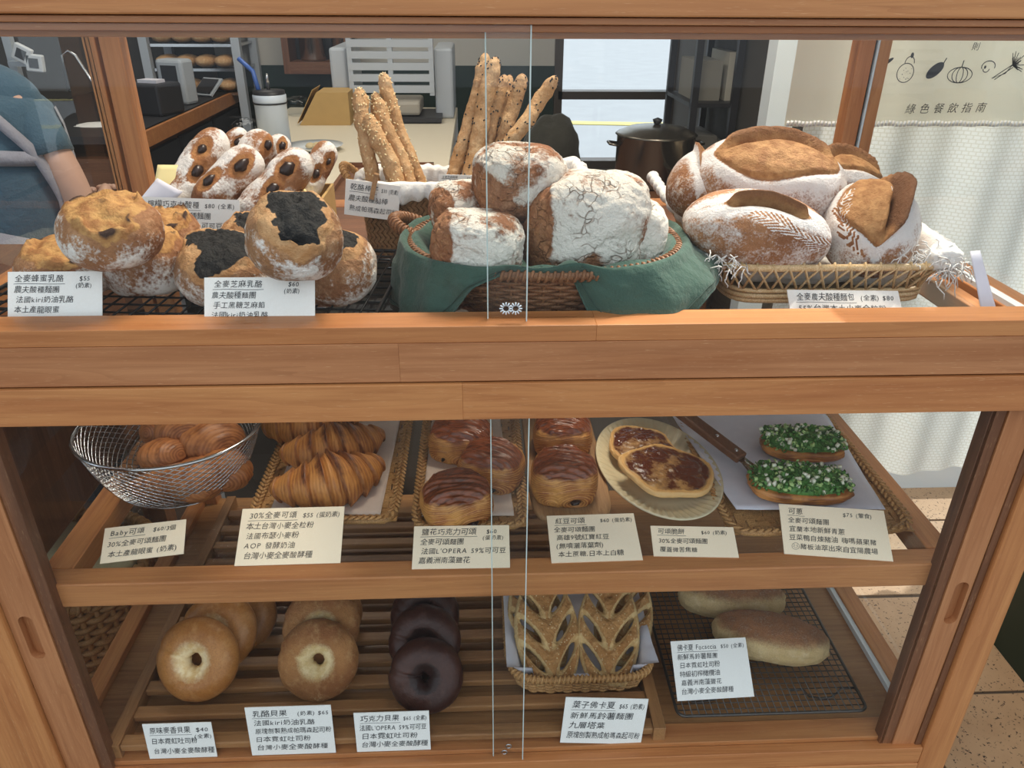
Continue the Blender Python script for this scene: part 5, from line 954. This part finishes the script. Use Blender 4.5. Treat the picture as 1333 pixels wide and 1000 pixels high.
# ================================================================== PERSON beyond the left glass
per = root('person', (-1.115, 1.02, 0), 'person in a blue shirt and grey cross-back apron, seen from behind at the left', 'person')
per.scale = (.97, .97, .935)
def skin_body(joints, edges, name, mat, parent, sub=2, rootv=0):
    me = bpy.data.meshes.new(name); me.from_pydata([j[:3] for j in joints], edges, []); me.update(); me.materials.append(mat); o = bpy.data.objects.new(name, me); COL.objects.link(o); o.parent = parent
    m = o.modifiers.new('skin', 'SKIN'); m.use_smooth_shade = True
    lay = me.skin_vertices[0].data if me.skin_vertices else None
    if lay is None:
        bpy.context.view_layer.objects.active = o; me.attributes.new('tmp', 'FLOAT', 'POINT')
        bm = bmesh.new(); bm.from_mesh(me); L_ = bm.verts.layers.skin.verify(); bm.verts.ensure_lookup_table()
        for i, j in enumerate(joints): bm.verts[i][L_].radius = (j[3], j[4] if len(j) > 4 else j[3]); bm.verts[i][L_].use_root = (i == rootv)
        bm.to_mesh(me); bm.free()
    else:
        for i, j in enumerate(joints): lay[i].radius = (j[3], j[4] if len(j) > 4 else j[3]); lay[i].use_root = (i == rootv)
    s = o.modifiers.new('sub', 'SUBSURF'); s.levels = sub; s.render_levels = sub; return o
# joints in the person's own space: x right, y away, z up
J = [(0, 0, .82, .13, .10), (0, .0, 1.0, .12, .09), (0, .02, 1.18, .13, .09), (0, .05, 1.27, .06), (0, .09, 1.33, .05), (0, .11, 1.40, .075), (0, .12, 1.49, .06),
     (.14, .02, 1.20, .055), (.215, .00, 1.06, .040), (.235, .02, .90, .036), (.17, .24, .93, .026), (.15, .31, .95, .030, .016),
     (-.14, .02, 1.20, .055), (-.20, .00, 1.02, .045), (-.19, .16, .93, .036), (-.15, .28, .95, .026), (-.14, .33, .95, .030, .016),
     (.09, 0, .76, .085), (.09, .02, .42, .060), (.09, 0, .09, .042), (.09, .10, .04, .035), (-.09, 0, .76, .085), (-.09, .02, .42, .060), (-.09, 0, .09, .042), (-.09, .10, .04, .035)]
E_ = [(0, 1), (1, 2), (2, 3), (3, 4), (4, 5), (5, 6), (2, 7), (7, 8), (8, 9), (9, 10), (10, 11), (2, 12), (12, 13), (13, 14), (14, 15), (15, 16), (0, 17), (17, 18), (18, 19), (19, 20), (0, 21), (21, 22), (22, 23), (23, 24)]
skin_body(J, E_, 'body', M_['skin'], per)
g = Geo(); V_, F_ = ico(3)
for s in (1, -1):
    for k, (dx, dl) in enumerate(((-.018, .055), (-.006, .062), (.006, .058), (.017, .048))): tube(g, [(s*.145+dx, .32, .95), (s*.145+dx, .32+dl*.6, .945), (s*.145+dx*1.1, .32+dl, .93)], [.008, .0075, .006], 7)
    tube(g, [(s*.145-s*.02, .29, .95), (s*.145-s*.038, .32, .945), (s*.145-s*.042, .345, .94)], [.009, .008, .006], 7)
part('fingers', g, M_['skin'], per)
g = Geo(); g.add(V_*[.086, .095, .085]*(1+.05*vn(V_*3, 2))[:, None]+[0, .095, 1.455], F_); part('hair', g, M_['hair'], per)
# shirt: torso surface with sleeves
def torso(u, v, off=0):   # u around, v 0..1 height
    z = .86+.42*v; rx = .175+.035*np.sin(PI*np.clip(v*.95, 0, 1))-.12*ss(.82, 1.02, v); ry = .118+.03*np.sin(PI*v)-.05*ss(.85, 1.02, v); return np.stack([(rx+off)*np.cos(u), .02+.02*v+(ry+off)*np.sin(u), z+0*u], -1)
U_, Vv = np.meshgrid(np.linspace(0, 2*PI, 64, endpoint=False), np.linspace(0, 1, 30), indexing='ij'); A = torso(U_, Vv); A += (fbm(A.reshape(-1, 3)*9, 3, 3)*.006).reshape(64, 30)[..., None]
g = grid(Geo(), A, True, False); ell(g, (0, .035, 1.215), (.185, .085, .10), None, 4); ell(g, (0, .045, 1.27), (.085, .07, .07), None, 3)
for s in (1, -1): 
    tube(g, [(s*.12, .03, 1.20), (s*.155, .02, 1.165), (s*.18, .005, 1.125), (s*.19, 0, 1.10)], [.060, .060, .056, .054], 20)
part('shirt', g, M_['blue'], per)
def strap(pts, w_, nm='apron_strap'):   # pts = (angle around, height fraction)
    pts = np.array(pts, float); t = np.linspace(0, 1, len(pts)); tt = np.linspace(0, 1, 30); a = np.interp(tt, t, pts[:, 0]); v_ = np.interp(tt, t, pts[:, 1]); wv = np.interp(tt, np.linspace(0, 1, len(w_)), w_) if hasattr(w_, '__len__') else w_
    C0 = torso(a, v_, .010); T = np.gradient(C0, axis=0); T = nrm(T); Nn = nrm(np.stack([np.cos(a), np.sin(a), 0*a], 1)); B_ = np.cross(T, Nn); wv = np.broadcast_to(wv, tt.shape)[:, None]; L = [C0-B_*wv/2, C0+Nn*.003, C0+B_*wv/2]
    o = part(nm, grid(Geo(), np.stack(L, 1)), M_['grey'], per); m = o.modifiers.new('t', 'SOLIDIFY'); m.thickness = .003
bk = -PI/2
strap([(bk+1.35, .05), (bk+1.25, .35), (bk+1.0, .62), (bk+.62, .86), (bk+.35, 1.0)], .024); strap([(bk-1.35, .05), (bk-1.25, .35), (bk-1.0, .62), (bk-.62, .86), (bk-.35, 1.0)], .024)
strap([(bk+.20, .0), (bk+.12, .35), (bk-.10, .66), (bk-.45, .9)], .040); strap([(bk-.12, .66), (bk+.4, .62), (bk+1.02, .58)], [.05, .036, .030]); strap([(bk-1.4, .04), (bk-.6, .12), (bk+.2, .16), (bk+.9, .06), (bk+1.4, .0)], [.02, .07, .08, .06, .02], 'apron_waist')
g = Geo(); 
U_, Vv = np.meshgrid(np.linspace(.15, PI-.15, 30), np.linspace(0, 1, 20), indexing='ij'); A = torso(U_, Vv*.85, .012); A[..., 2] = .45+.75*Vv; part('apron', grid(Geo(), A), M_['grey'], per)
g = Geo(); 
for s in (1, -1): tube(g, [(s*.085, 0, .90), (s*.092, 0, .75), (s*.092, .02, .43), (s*.092, 0, .07)], [.11, .10, .075, .062], 18)
part('trousers', g, plain('dark_trousers', '2B2D33', .9), per)
g = Geo(); 
for s in (1, -1): ell(g, (s*.092, .06, .04), (.045, .13, .04), None, 3)
part('shoes', g, M_['dark'], per)

# ================================================================== KITCHEN beyond the case
def bxm(name, b, mat, par, **k): return part(name, bx(Geo(), *b), mat, par, smooth=False, world=True, **k)
TZ = .90; tb = root('work_table', (-.45, 1.9, 0), 'long pale kitchen work table behind the display case', 'table')
bxm('table_top', (-.80, -.085, 1.02, 2.75, TZ-.035, TZ), plain('table_top', 'D8CDB6', .5, noise=.05), tb, bevel=.003)
for (x, y) in ((-.78, 1.05), (-.13, 1.05), (-.78, 2.70), (-.13, 2.70)): bxm('leg', (x, x+.045, y, y+.045, 0, TZ-.035), M_['whitemetal'], tb)
def T(px, py, z=TZ): return FZ(px, py, z)
c = T(505, 240); ct = root('wooden_tray', (c[0]+.01, 1.22, TZ), 'flat brown wooden tray lying on the pale work table', 'tray'); p0 = T(440, 243); p1 = T(575, 243)
bxm('tray_base', (-.36, -.13, 1.06, 1.48, TZ, TZ+.008), M_['dwoodx'], ct)
for b in ((-.365, -.355, 1.05, 1.49, TZ, TZ+.02), (-.135, -.125, 1.05, 1.49, TZ, TZ+.02), (-.365, -.125, 1.05, 1.06, TZ, TZ+.02), (-.365, -.125, 1.48, 1.49, TZ, TZ+.02)): bxm('tray_edge', b, M_['dwoodx'], ct)
# canister
c = T(360, 196); cn = root('canister', (c[0], c[1], TZ), 'white lidded canister with a black pump top on the work table', 'canister'); r = .048
part('can_body', lathe(Geo(), [(0, 0), (r, 0), (r, .145), (r*1.04, .147), (r*1.04, .165), (r*.98, .168)], 32), plain('white_enamel', 'CDD8E4', .3), cn); part('black_band', lathe(Geo(), [(r*1.045, .140), (r*1.05, .1425), (r*1.045, .145)], 32), M_['dark'], cn); part('lid', lathe(Geo(), [(r*1.0, .166), (r*.98, .178), (0, .181)], 32), M_['dark'], cn)
part('pump', tube(Geo(), [(0, 0, .178), (0, 0, .215), (.002, 0, .225)], [.006, .005, .003], 8), M_['steel'], cn); part('blue_straw', tube(Geo(), [(-.03, .0, .178), (-.045, .02, .23), (-.085, .03, .265)], .007, 8), plain('blue_plastic', '3A5FA8', .4), cn)
c = T(398, 196); plx = root('serving_plate', (c[0]+.03, c[1], TZ), 'white plate with small pale biscuits beside the canister', 'plate'); part('plate_body', lathe(Geo(), [(0, .002), (.05, .002), (.085, .016), (.088, .019), (.05, .007), (0, .006)], 40), plain('white_china', 'DDE2E4', .25), plx)
for k in range(5):
    a = k*1.3; single('biscuit', ell(Geo(), (0, 0, 0), (.014, .012, .007), None, 2), plain('biscuit', 'C8B48C', .8), (c[0]+.03+.018*math.cos(a), c[1]+.02*math.sin(a), TZ+.016), 'small pale biscuit at the %s of the white plate behind the bread sticks' % ('right', 'back right', 'back left', 'front left', 'front')[k], 'biscuit', 'biscuits on the white plate')
# cardboard box on its side
c = T(430, 160); kb = root('cardboard_box', (c[0], c[1], TZ), 'open tan cardboard box with slanted front on the work table', 'box'); g = Geo(); w2 = .085
pr = [(-w2*1.2, 0), (w2, 0), (w2, .115), (-w2*.35, .115)]
g.add([(x, -.06, z) for x, z in pr]+[(x, .10, z) for x, z in pr], [[0, 1, 2, 3], [7, 6, 5, 4], [0, 4, 5, 1], [1, 5, 6, 2], [2, 6, 7, 3], [3, 7, 4, 0]]); part('carton', g, M_['kraft'], kb, smooth=False); g = Geo(); box(g, (-w2*.9, .02, .065), (.002, .16, .135), rot(0, .52, 0)); part('flap', g, M_['kraft'], kb, smooth=False)
def bag_obj(px, py, s, seed, lab, z=TZ):
    c = T(px, py, z); V_, F_ = ico(4); k = 1+.35*fbm(V_*2.2+seed, seed, 4); k = k*(1-.35*ss(.2, 1, V_[:, 2])); single('plastic_bag', make(V_*np.array(s)*k[:, None]+[0, 0, s[2]*.8], F_, dict(f=k), 'bag'), M_['plastic'], c, lab, 'bag', 'clear plastic bags')
bag_obj(390, 150, (.06, .05, .05), 3, 'crumpled clear plastic bag beside the cardboard box'); bag_obj(325, 183, (.055, .05, .05), 5, 'crumpled clear plastic bag beside the white canister')
# dough sheeter with slatted guard
y0 = 2.45; a = GY(430, 60, y0); b = GY(590, 60, y0); ds = root('dough_sheeter', ((a[0]+b[0])/2, y0, TZ), 'white dough sheeter with a slatted guard at the end of the table', 'kitchen machine')
xs = lambda px: GY(px, 100, y0)[0]
bxm('side_column', (xs(432), xs(455), y0-.02, y0+.35, TZ, 1.155), M_['whitemetal'], ds, bevel=.01); bxm('side_column', (xs(566), xs(590), y0-.02, y0+.35, TZ, 1.155), M_['whitemetal'], ds, bevel=.01)
bxm('guard_frame', (xs(457), xs(463), y0-.06, y0-.03, .99, 1.27), M_['whitemetal'], ds); bxm('guard_frame', (xs(508), xs(514), y0-.06, y0-.03, .99, 1.27), M_['whitemetal'], ds); bxm('guard_frame', (xs(560), xs(566), y0-.06, y0-.03, .99, 1.27), M_['whitemetal'], ds)
for k in range(7): bxm('guard_slat', (xs(457), xs(566), y0-.062, y0-.04, 1.0+k*.04, 1.026+k*.04), M_['whitemetal'], ds)
bxm('hopper', (xs(470), xs(548), y0-.12, y0+.1, .925, .975), plain('beige_metal', 'A39C90', .5), ds, bevel=.01); bxm('tray_shelf', (xs(480), xs(575), y0-.15, y0+.1, .905, .922), M_['dark'], ds)
# left counter with printer, card reader, tablet
cz2 = .93; lc = root('kitchen_counter', (-1.3, 1.9, 0), 'dark-topped counter with a wooden edge running back at the left', 'counter')
q0 = FZ(195, 165, cz2); q1 = FZ(315, 112, cz2)
d = nrm((q1-q0)*[1, 1, 0]); n_ = np.array([-d[1], d[0], 0]); L = np.linalg.norm(q1-q0); R_ = np.stack([d, n_, [0, 0, 1.]], 1); m = (q0+q1)/2-d*.12
g = Geo(); box(g, m+n_*.30+[0, 0, -.012], (L+.15, .62, .024), R_); part('counter_top', g, M_['dark'], lc, smooth=False, world=True)
g = Geo(); box(g, m-n_*.012+[0, 0, -.025], (L+.15, .024, .05), R_); part('wood_edge', g, M_['woodx'], lc, smooth=False, world=True)
g = Geo(); box(g, m+n_*.30+[0, 0, -.30-.03], (L+.15, .56, .52), R_); part('cabinet', g, M_['dwoodx'], lc, smooth=False, world=True)
for s in (-.42, .0, .42): g = Geo(); box(g, m+d*s+n_*.012+[0, 0, -.30], (.38, .02, .44), R_); part('cabinet_door', g, M_['dark'], lc, smooth=False, world=True)
def onc(px, py): return FZ(px, py, cz2)
c = onc(236, 135); g = root('card_terminal', c, 'white payment terminal with a dark screen on the left counter', 'terminal', None, -.3); part('housing', box(Geo(), (0, 0, .085), (.12, .08, .17)), M_['whitemetal'], g, smooth=False, bevel=.012); part('screen', box(Geo(), (0, -.041, .105), (.07, .003, .085)), M_['dark'], g, smooth=False); part('keypad', box(Geo(), (0, -.042, .035), (.07, .006, .035)), plain('grey_keys', '8C9096', .5), g, smooth=False)
c = onc(205, 148); g = root('receipt_printer', c, 'black receipt printer on the left counter', 'printer', None, -.3); part('housing', box(Geo(), (0, 0, .055), (.15, .14, .11)), M_['dark'], g, smooth=False, bevel=.01); part('paper_roll', box(Geo(), (.0, 0, .115), (.08, .05, .012)), M_['white_paper'], g, smooth=False)
c = onc(268, 125); g = root('tablet_stand', c, 'small tablet leaning on the left counter', 'tablet', None, -.5); part('tablet', box(Geo(), (0, .02, .035), (.11, .008, .10), rot(-.9, 0, 0)), M_['whitemetal'], g, smooth=False); part('screen', box(Geo(), (0, .0125, .041), (.09, .002, .08), rot(-.9, 0, 0)), M_['dark'], g, smooth=False)
# baker's rack at the back left
y0 = 3.12; rx0, rx1 = GY(208, 80, y0)[0], GY(322, 80, y0)[0]; br = root('bakers_rack', ((rx0+rx1)/2, y0, 0), 'steel baker rack with trays of bread at the back left of the kitchen', 'rack')
for x in (rx0, rx1): 
    for y in (y0-.14, y0+.14): bxm('upright', (x-.018, x+.018, y-.018, y+.018, 0, 1.7), M_['whitemetal'], br)
for k in range(10):
    z = .62+k*.10; bxm('shelf_tray', (rx0, rx1, y0-.14, y0+.14, z, z+.012), M_['steel'], br)
for k in range(3, 7):
    for j in range(4): single('rack_loaf', ell(Geo(), (0, 0, 0), (.05, .09, .028), None, 2), M_['grissini'], (rx0+.07+j*(rx1-rx0-.14)/3, y0-.08, .62+k*.10+.040), 'brown loaf, %s from the left on the %s tray of the steel baker rack' % (('first', 'second', 'third', 'fourth')[j], ('lowest visible', 'second lowest', 'second highest', 'highest visible')[k-3]), 'bread', 'loaves on the baker rack')
# wall cabinet with pots
y0 = 3.12; x0, x1 = GY(378, 70, y0)[0], GY(450, 70, y0)[0]; wcb = root('wall_cabinet', ((x0+x1)/2, y0, 1.0), 'wood-framed glass cabinet with pots on the back wall', 'cabinet')
bxm('frame', (x0-.03, x0, y0-.03, 3.28, 1.0, 1.7), M_['dwoodz'], wcb); bxm('frame', (x1, x1+.03, y0-.03, 3.28, 1.0, 1.7), M_['dwoodz'], wcb); bxm('frame', (x0, x1, y0-.03, 3.28, 1.0, 1.05), M_['dwoodx'], wcb); bxm('frame', (x0, x1, y0-.03, 3.28, 1.66, 1.7), M_['dwoodx'], wcb); bxm('back', (x0, x1, 3.25, 3.28, 1.05, 1.66), M_['dark'], wcb)
for k in range(2):
    single('steel_pot', lathe(Geo(), [(0, 0), (.055, 0), (.06, .01), (.06, .10), (.065, .103), (.06, .105), (0, .11)], 24), M_['steel'], (x0+.09+k*.15, 3.19, 1.051), ('left', 'right')[k]+' steel pot inside the wood-framed wall cabinet', 'pot', 'pots in the wall cabinet')
# stockpot, mixing bowl, sack, small box behind the centre
def stand(px, py, z, nm, lab, w_=.3, dpt=.3):
    c = FZ(px, py, z); t_ = root(nm, (c[0], c[1], 0), lab, 'table'); bxm('top', (c[0]-w_, c[0]+w_, c[1]-dpt, c[1]+dpt, z-.03, z), M_['dwoodx'], t_)
    for sx in (-1, 1):
        for sy in (-1, 1): bxm('leg', (c[0]+sx*(w_-.03)-.015, c[0]+sx*(w_-.03)+.015, c[1]+sy*(dpt-.03)-.015, c[1]+sy*(dpt-.03)+.015, 0, z-.03), M_['dwoodz'], t_)
    return c
c = stand(815, 240, .72, 'side_table', 'low dark side table behind the case carrying the steel pots', .30, .24)
dst = plain('dark_steel', '8C8478', .25, .9)
sp_ = root('stockpot', (c[0]+.10, c[1]+.02, .72), 'large steel stockpot with lid behind the floury loaves', 'pot'); part('pot_body', lathe(Geo(), [(0, 0), (.13, 0), (.14, .01), (.14, .17), (.147, .175), (.14, .18)], 40), dst, sp_); part('lid', lathe(Geo(), [(.143, .178), (.10, .198), (.02, .208), (0, .209)], 40), dst, sp_); part('knob', lathe(Geo(), [(0, .207), (.012, .21), (.018, .225), (0, .232)], 16), M_['dark'], sp_)
for s in (-1, 1): part('handle', tube(Geo(), [(s*.138, -.03, .14), (s*.17, -.025, .145), (s*.17, .025, .145), (s*.138, .03, .14)], .005, 7), dst, sp_)
c2 = FZ(860, 215, .72); sb = single('mixing_bowl', lathe(Geo(), [(0, 0), (.05, .002), (.10, .05), (.125, .10), (.130, .102), (.120, .10), (.095, .052), (.048, .008), (0, .006)], 40), dst, (c[0]+.22, c[1]-.18, .72), 'shallow steel mixing bowl in front of the stockpot', 'bowl')
c3 = FZ(712, 245, .60); V_, F_ = ico(4); k = 1+.22*fbm(V_*1.8, 4, 4); single('flour_sack', make(V_*[.13, .11, .22]*k[:, None]+[0, 0, .2], F_, dict(f=k), 'sack'), cloth('olive_sack', '4C4A42', '37352F', 300), (c[0]-.25, c[1]+.35, .50), 'dark olive cloth sack standing behind the breadsticks', 'sack')
bxm2 = root('sack_stool', (c[0]-.25, c[1]+.35, 0), 'dark stool under the olive cloth sack', 'stool'); bxm('seat', (c[0]-.39, c[0]-.11, c[1]+.22, c[1]+.48, .47, .50), M_['dwoodx'], bxm2)
for sx in (-.37, -.15):
    for sy in (.24, .44): bxm('leg', (c[0]+sx, c[0]+sx+.025, c[1]+sy, c[1]+sy+.025, 0, .47), M_['dwoodz'], bxm2)
c4 = FZ(790, 252, .72); g = root('small_box', (c4[0], c4[1], .72), 'small blue box with a pink lid on the side table', 'box'); part('carton', box(Geo(), (0, 0, .02), (.09, .05, .04)), plain('blue_card', '5C8FD0', .5), g, smooth=False); part('lid', box(Geo(), (0, 0, .043), (.095, .054, .008)), plain('pink_card', 'D8B4A4', .6), g, smooth=False)
# dark shelving on the right with cartons
y0 = 2.45; x0, x1 = GY(885, 100, y0)[0], .975; sh = root('storage_shelf', ((x0+x1)/2, y0, 0), 'dark metal storage shelves with boxes at the right of the kitchen', 'shelf')
for x in (x0, x1-.03):
    for y in (y0-.2, y0+.2): bxm('upright', (x, x+.025, y-.0125, y+.0125, 0, 1.75), M_['dark'], sh)
for z in (.35, .70, .98, 1.26, 1.6): bxm('shelf_board', (x0, x1, y0-.2, y0+.2, z-.015, z), M_['dark'], sh)
for (dx, z, w_, h_, cl, lb) in ((.02, .98, .10, .14, '8E8A80', 'grey carton on the upper dark shelf, left'), (.14, .98, .09, .17, 'B8B2A2', 'pale carton on the upper dark shelf, right'), (.02, .70, .11, .15, '6E6A62', 'dark grey carton on the lower dark shelf, left'), (.15, .70, .09, .12, 'A89C86', 'tan carton on the lower dark shelf, right')):
    single('carton', bx(Geo(), -w_/2, w_/2, -.12, .12, 0, h_), plain('carton_'+cl, cl, .8), (x0+dx+w_/2+.01, y0, z), lb, 'box', smooth=False)
# left: dark tool wall bits
y0 = 1.75; pan = root('kitchen_tap', FZ(120, 165, .90), 'tall curved chrome tap standing behind the person', 'tap'); part('spout', tube(Geo(), [(.10, 0, 0), (.07, 0, .08), (.0, 0, .24), (-.02, 0, .255), (-.045, 0, .24), (-.05, 0, .12)], .006, 8), M_['steel'], pan); part('tap_base', lathe(Geo(), [(0, 0), (.02, 0), (.016, .02), (0, .022)], 16, (.10, 0, 0)), M_['steel'], pan)
sk = root('sink_counter', (-1.55, 1.95, 0), 'dark steel sink counter behind the person', 'counter'); bxm('counter_top', (-2.4, -1.66, 1.62, 2.3, .86, .90), M_['dark'], sk); bxm('cabinet', (-2.38, -1.68, 1.66, 2.3, 0, .86), M_['dwoodx'], sk)
for i, (px, py, rz) in enumerate(((29, 70, .5), (46, 82, .1))):
    c = GY(px, py, 1.9); g = root('wall_timer', c, ('upper tilted', 'lower level')[i]+' white kitchen timer with a dark screen hanging at the left', 'timer', 'kitchen timers'); part('case', box(Geo(), (0, 0, 0), (.052, .02, .05), rot(0, rz, 0)), plain('white_plastic', 'D8DADC', .4), g, smooth=False, bevel=.004); part('screen', box(Geo(), (0, -.011, 0), (.028, .002, .028), rot(0, rz, 0)), M_['dark'], g, smooth=False)
c = GY(12, 60, 1.96); tp = root('timer_post', (c[0], 1.96, .90), 'slim white post carrying the kitchen timers', 'post'); bxm('post', (c[0]-.012, c[0]+.012, 1.95, 1.975, .90, 1.6), M_['whitemetal'], tp); bxm('arm', (c[0], GY(50, 80, 1.96)[0]+.02, 1.925, 1.95, 1.13, 1.145), M_['whitemetal'], tp)
c = FZ(130, 175, .90); single('folded_towel', make(V_*[.09, .05, .02]*(1+.3*fbm(V_*2+3, 3, 3))[:, None]+[0, 0, .02], F_, dict(f=k), 'towel'), M_['whitecloth'], (c[0], c[1], .90), 'crumpled white towel on the sink counter behind the person', 'towel')
# cream cloth lying at the left of the upper shelf, dark panel and bread basket beyond the left glass
cc = [FZ(0, 330, ZF+.004), FZ(88, 296, ZF+.004), FZ(130, 293, ZF+.004), FZ(155, 262, ZF+.004), FZ(100, 256, ZF+.004), FZ(30, 300, ZF+.004)]
P = np.array([FZ(0, 350, ZF+.002), FZ(150, 330, ZF+.002), FZ(160, 292, ZF+.002), FZ(75, 293, ZF+.002)])
sheet_on('cream_cloth', [tuple(np.clip(FZ(x, y, ZF), -.598, 9)[:2]) for x, y in ((0, 350), (150, 335), (165, 300), (60, 300))], ZF+.002, paper('cream_linen', 'E8E0CA', 'DCD2B8', 200), 'flat cream linen cloth lying left of the wire rack', .002, cat='cloth')
dp = root('side_cabinet', (-.86, .30, 0), 'dark burl-wood cabinet standing beyond the left glass', 'cabinet'); bxm('carcass', (-1.0, -.74, .22, .80, .50, .90), M_['dwoody'], dp, bevel=.004); bxm('door', (-.74, -.728, .24, .50, .53, .87), M_['dwoodz'], dp); bxm('door', (-.74, -.728, .52, .78, .53, .87), M_['dwoodz'], dp)
for (x, y) in ((-1.0, .22), (-.79, .22), (-1.0, .75), (-.79, .75)): bxm('leg', (x, x+.05, y, y+.05, 0, .50), M_['dwoodz'], dp)
fb = root('floor_basket', (-.83, .47, 0), 'round woven basket with cream cloth on the floor beyond the left glass', 'basket'); part('woven_wall', weave(.13, .12, .17, .15, .36, 2.2, 26, 40, .0065, .005, .01), M_['seagrass'], fb, kind='stuff'); part('rim', wrapped_rim(.172, .152, 2.2, .365, .009, 60, .004), M_['seagrass'], fb)
V_, F_ = ico(4); single('cream_fabric', make(V_*[.15, .13, .07]*(1+.3*fbm(V_*2.5, 8, 4))[:, None]+[0, 0, .34], F_, dict(f=V_[:, 0]), 'fabric'), paper('cream_linen2', 'DCCFA8', 'CDBF96', 200), (-.83, .47, 0), 'bundled cream fabric filling the floor basket', 'cloth')

wst = root('reflection_strip', GY(1290, 420, .07), 'white strip standing in for a frame reflection at the front right of the upper shelf', 'paper')  # added sheet: the reflection of a white frame in the glass, made solid
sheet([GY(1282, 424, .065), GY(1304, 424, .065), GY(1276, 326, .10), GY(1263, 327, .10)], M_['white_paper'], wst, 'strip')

# third level: pieces that belong to a part hang under that part
for rt_ in [o for o in COL.objects if o.parent is None and o.type == 'EMPTY']:
    kids = {}
    for c_ in rt_.children: kids.setdefault(c_.name.split('.')[0], []).append(c_)
    for cn_, pn_ in (('rivet', 'handle'), ('knob', 'lid'), ('pump', 'lid'), ('screen', 'housing'), ('keypad', 'housing'), ('pane_edge', 'glass_pane'), ('hem_seam', 'hem'), ('hem_stitching', 'banner_cloth'), ('black_band', 'can_body'), ('post_inner_strip', 'front_post'), ('paper_roll', 'housing')):
        ps = kids.get(pn_, [])
        if not ps or any(tuple(p_.location) != (0, 0, 0) for p_ in ps): continue
        for i_, c_ in enumerate(kids.get(cn_, [])): c_.parent = ps[min(i_, len(ps)-1)]
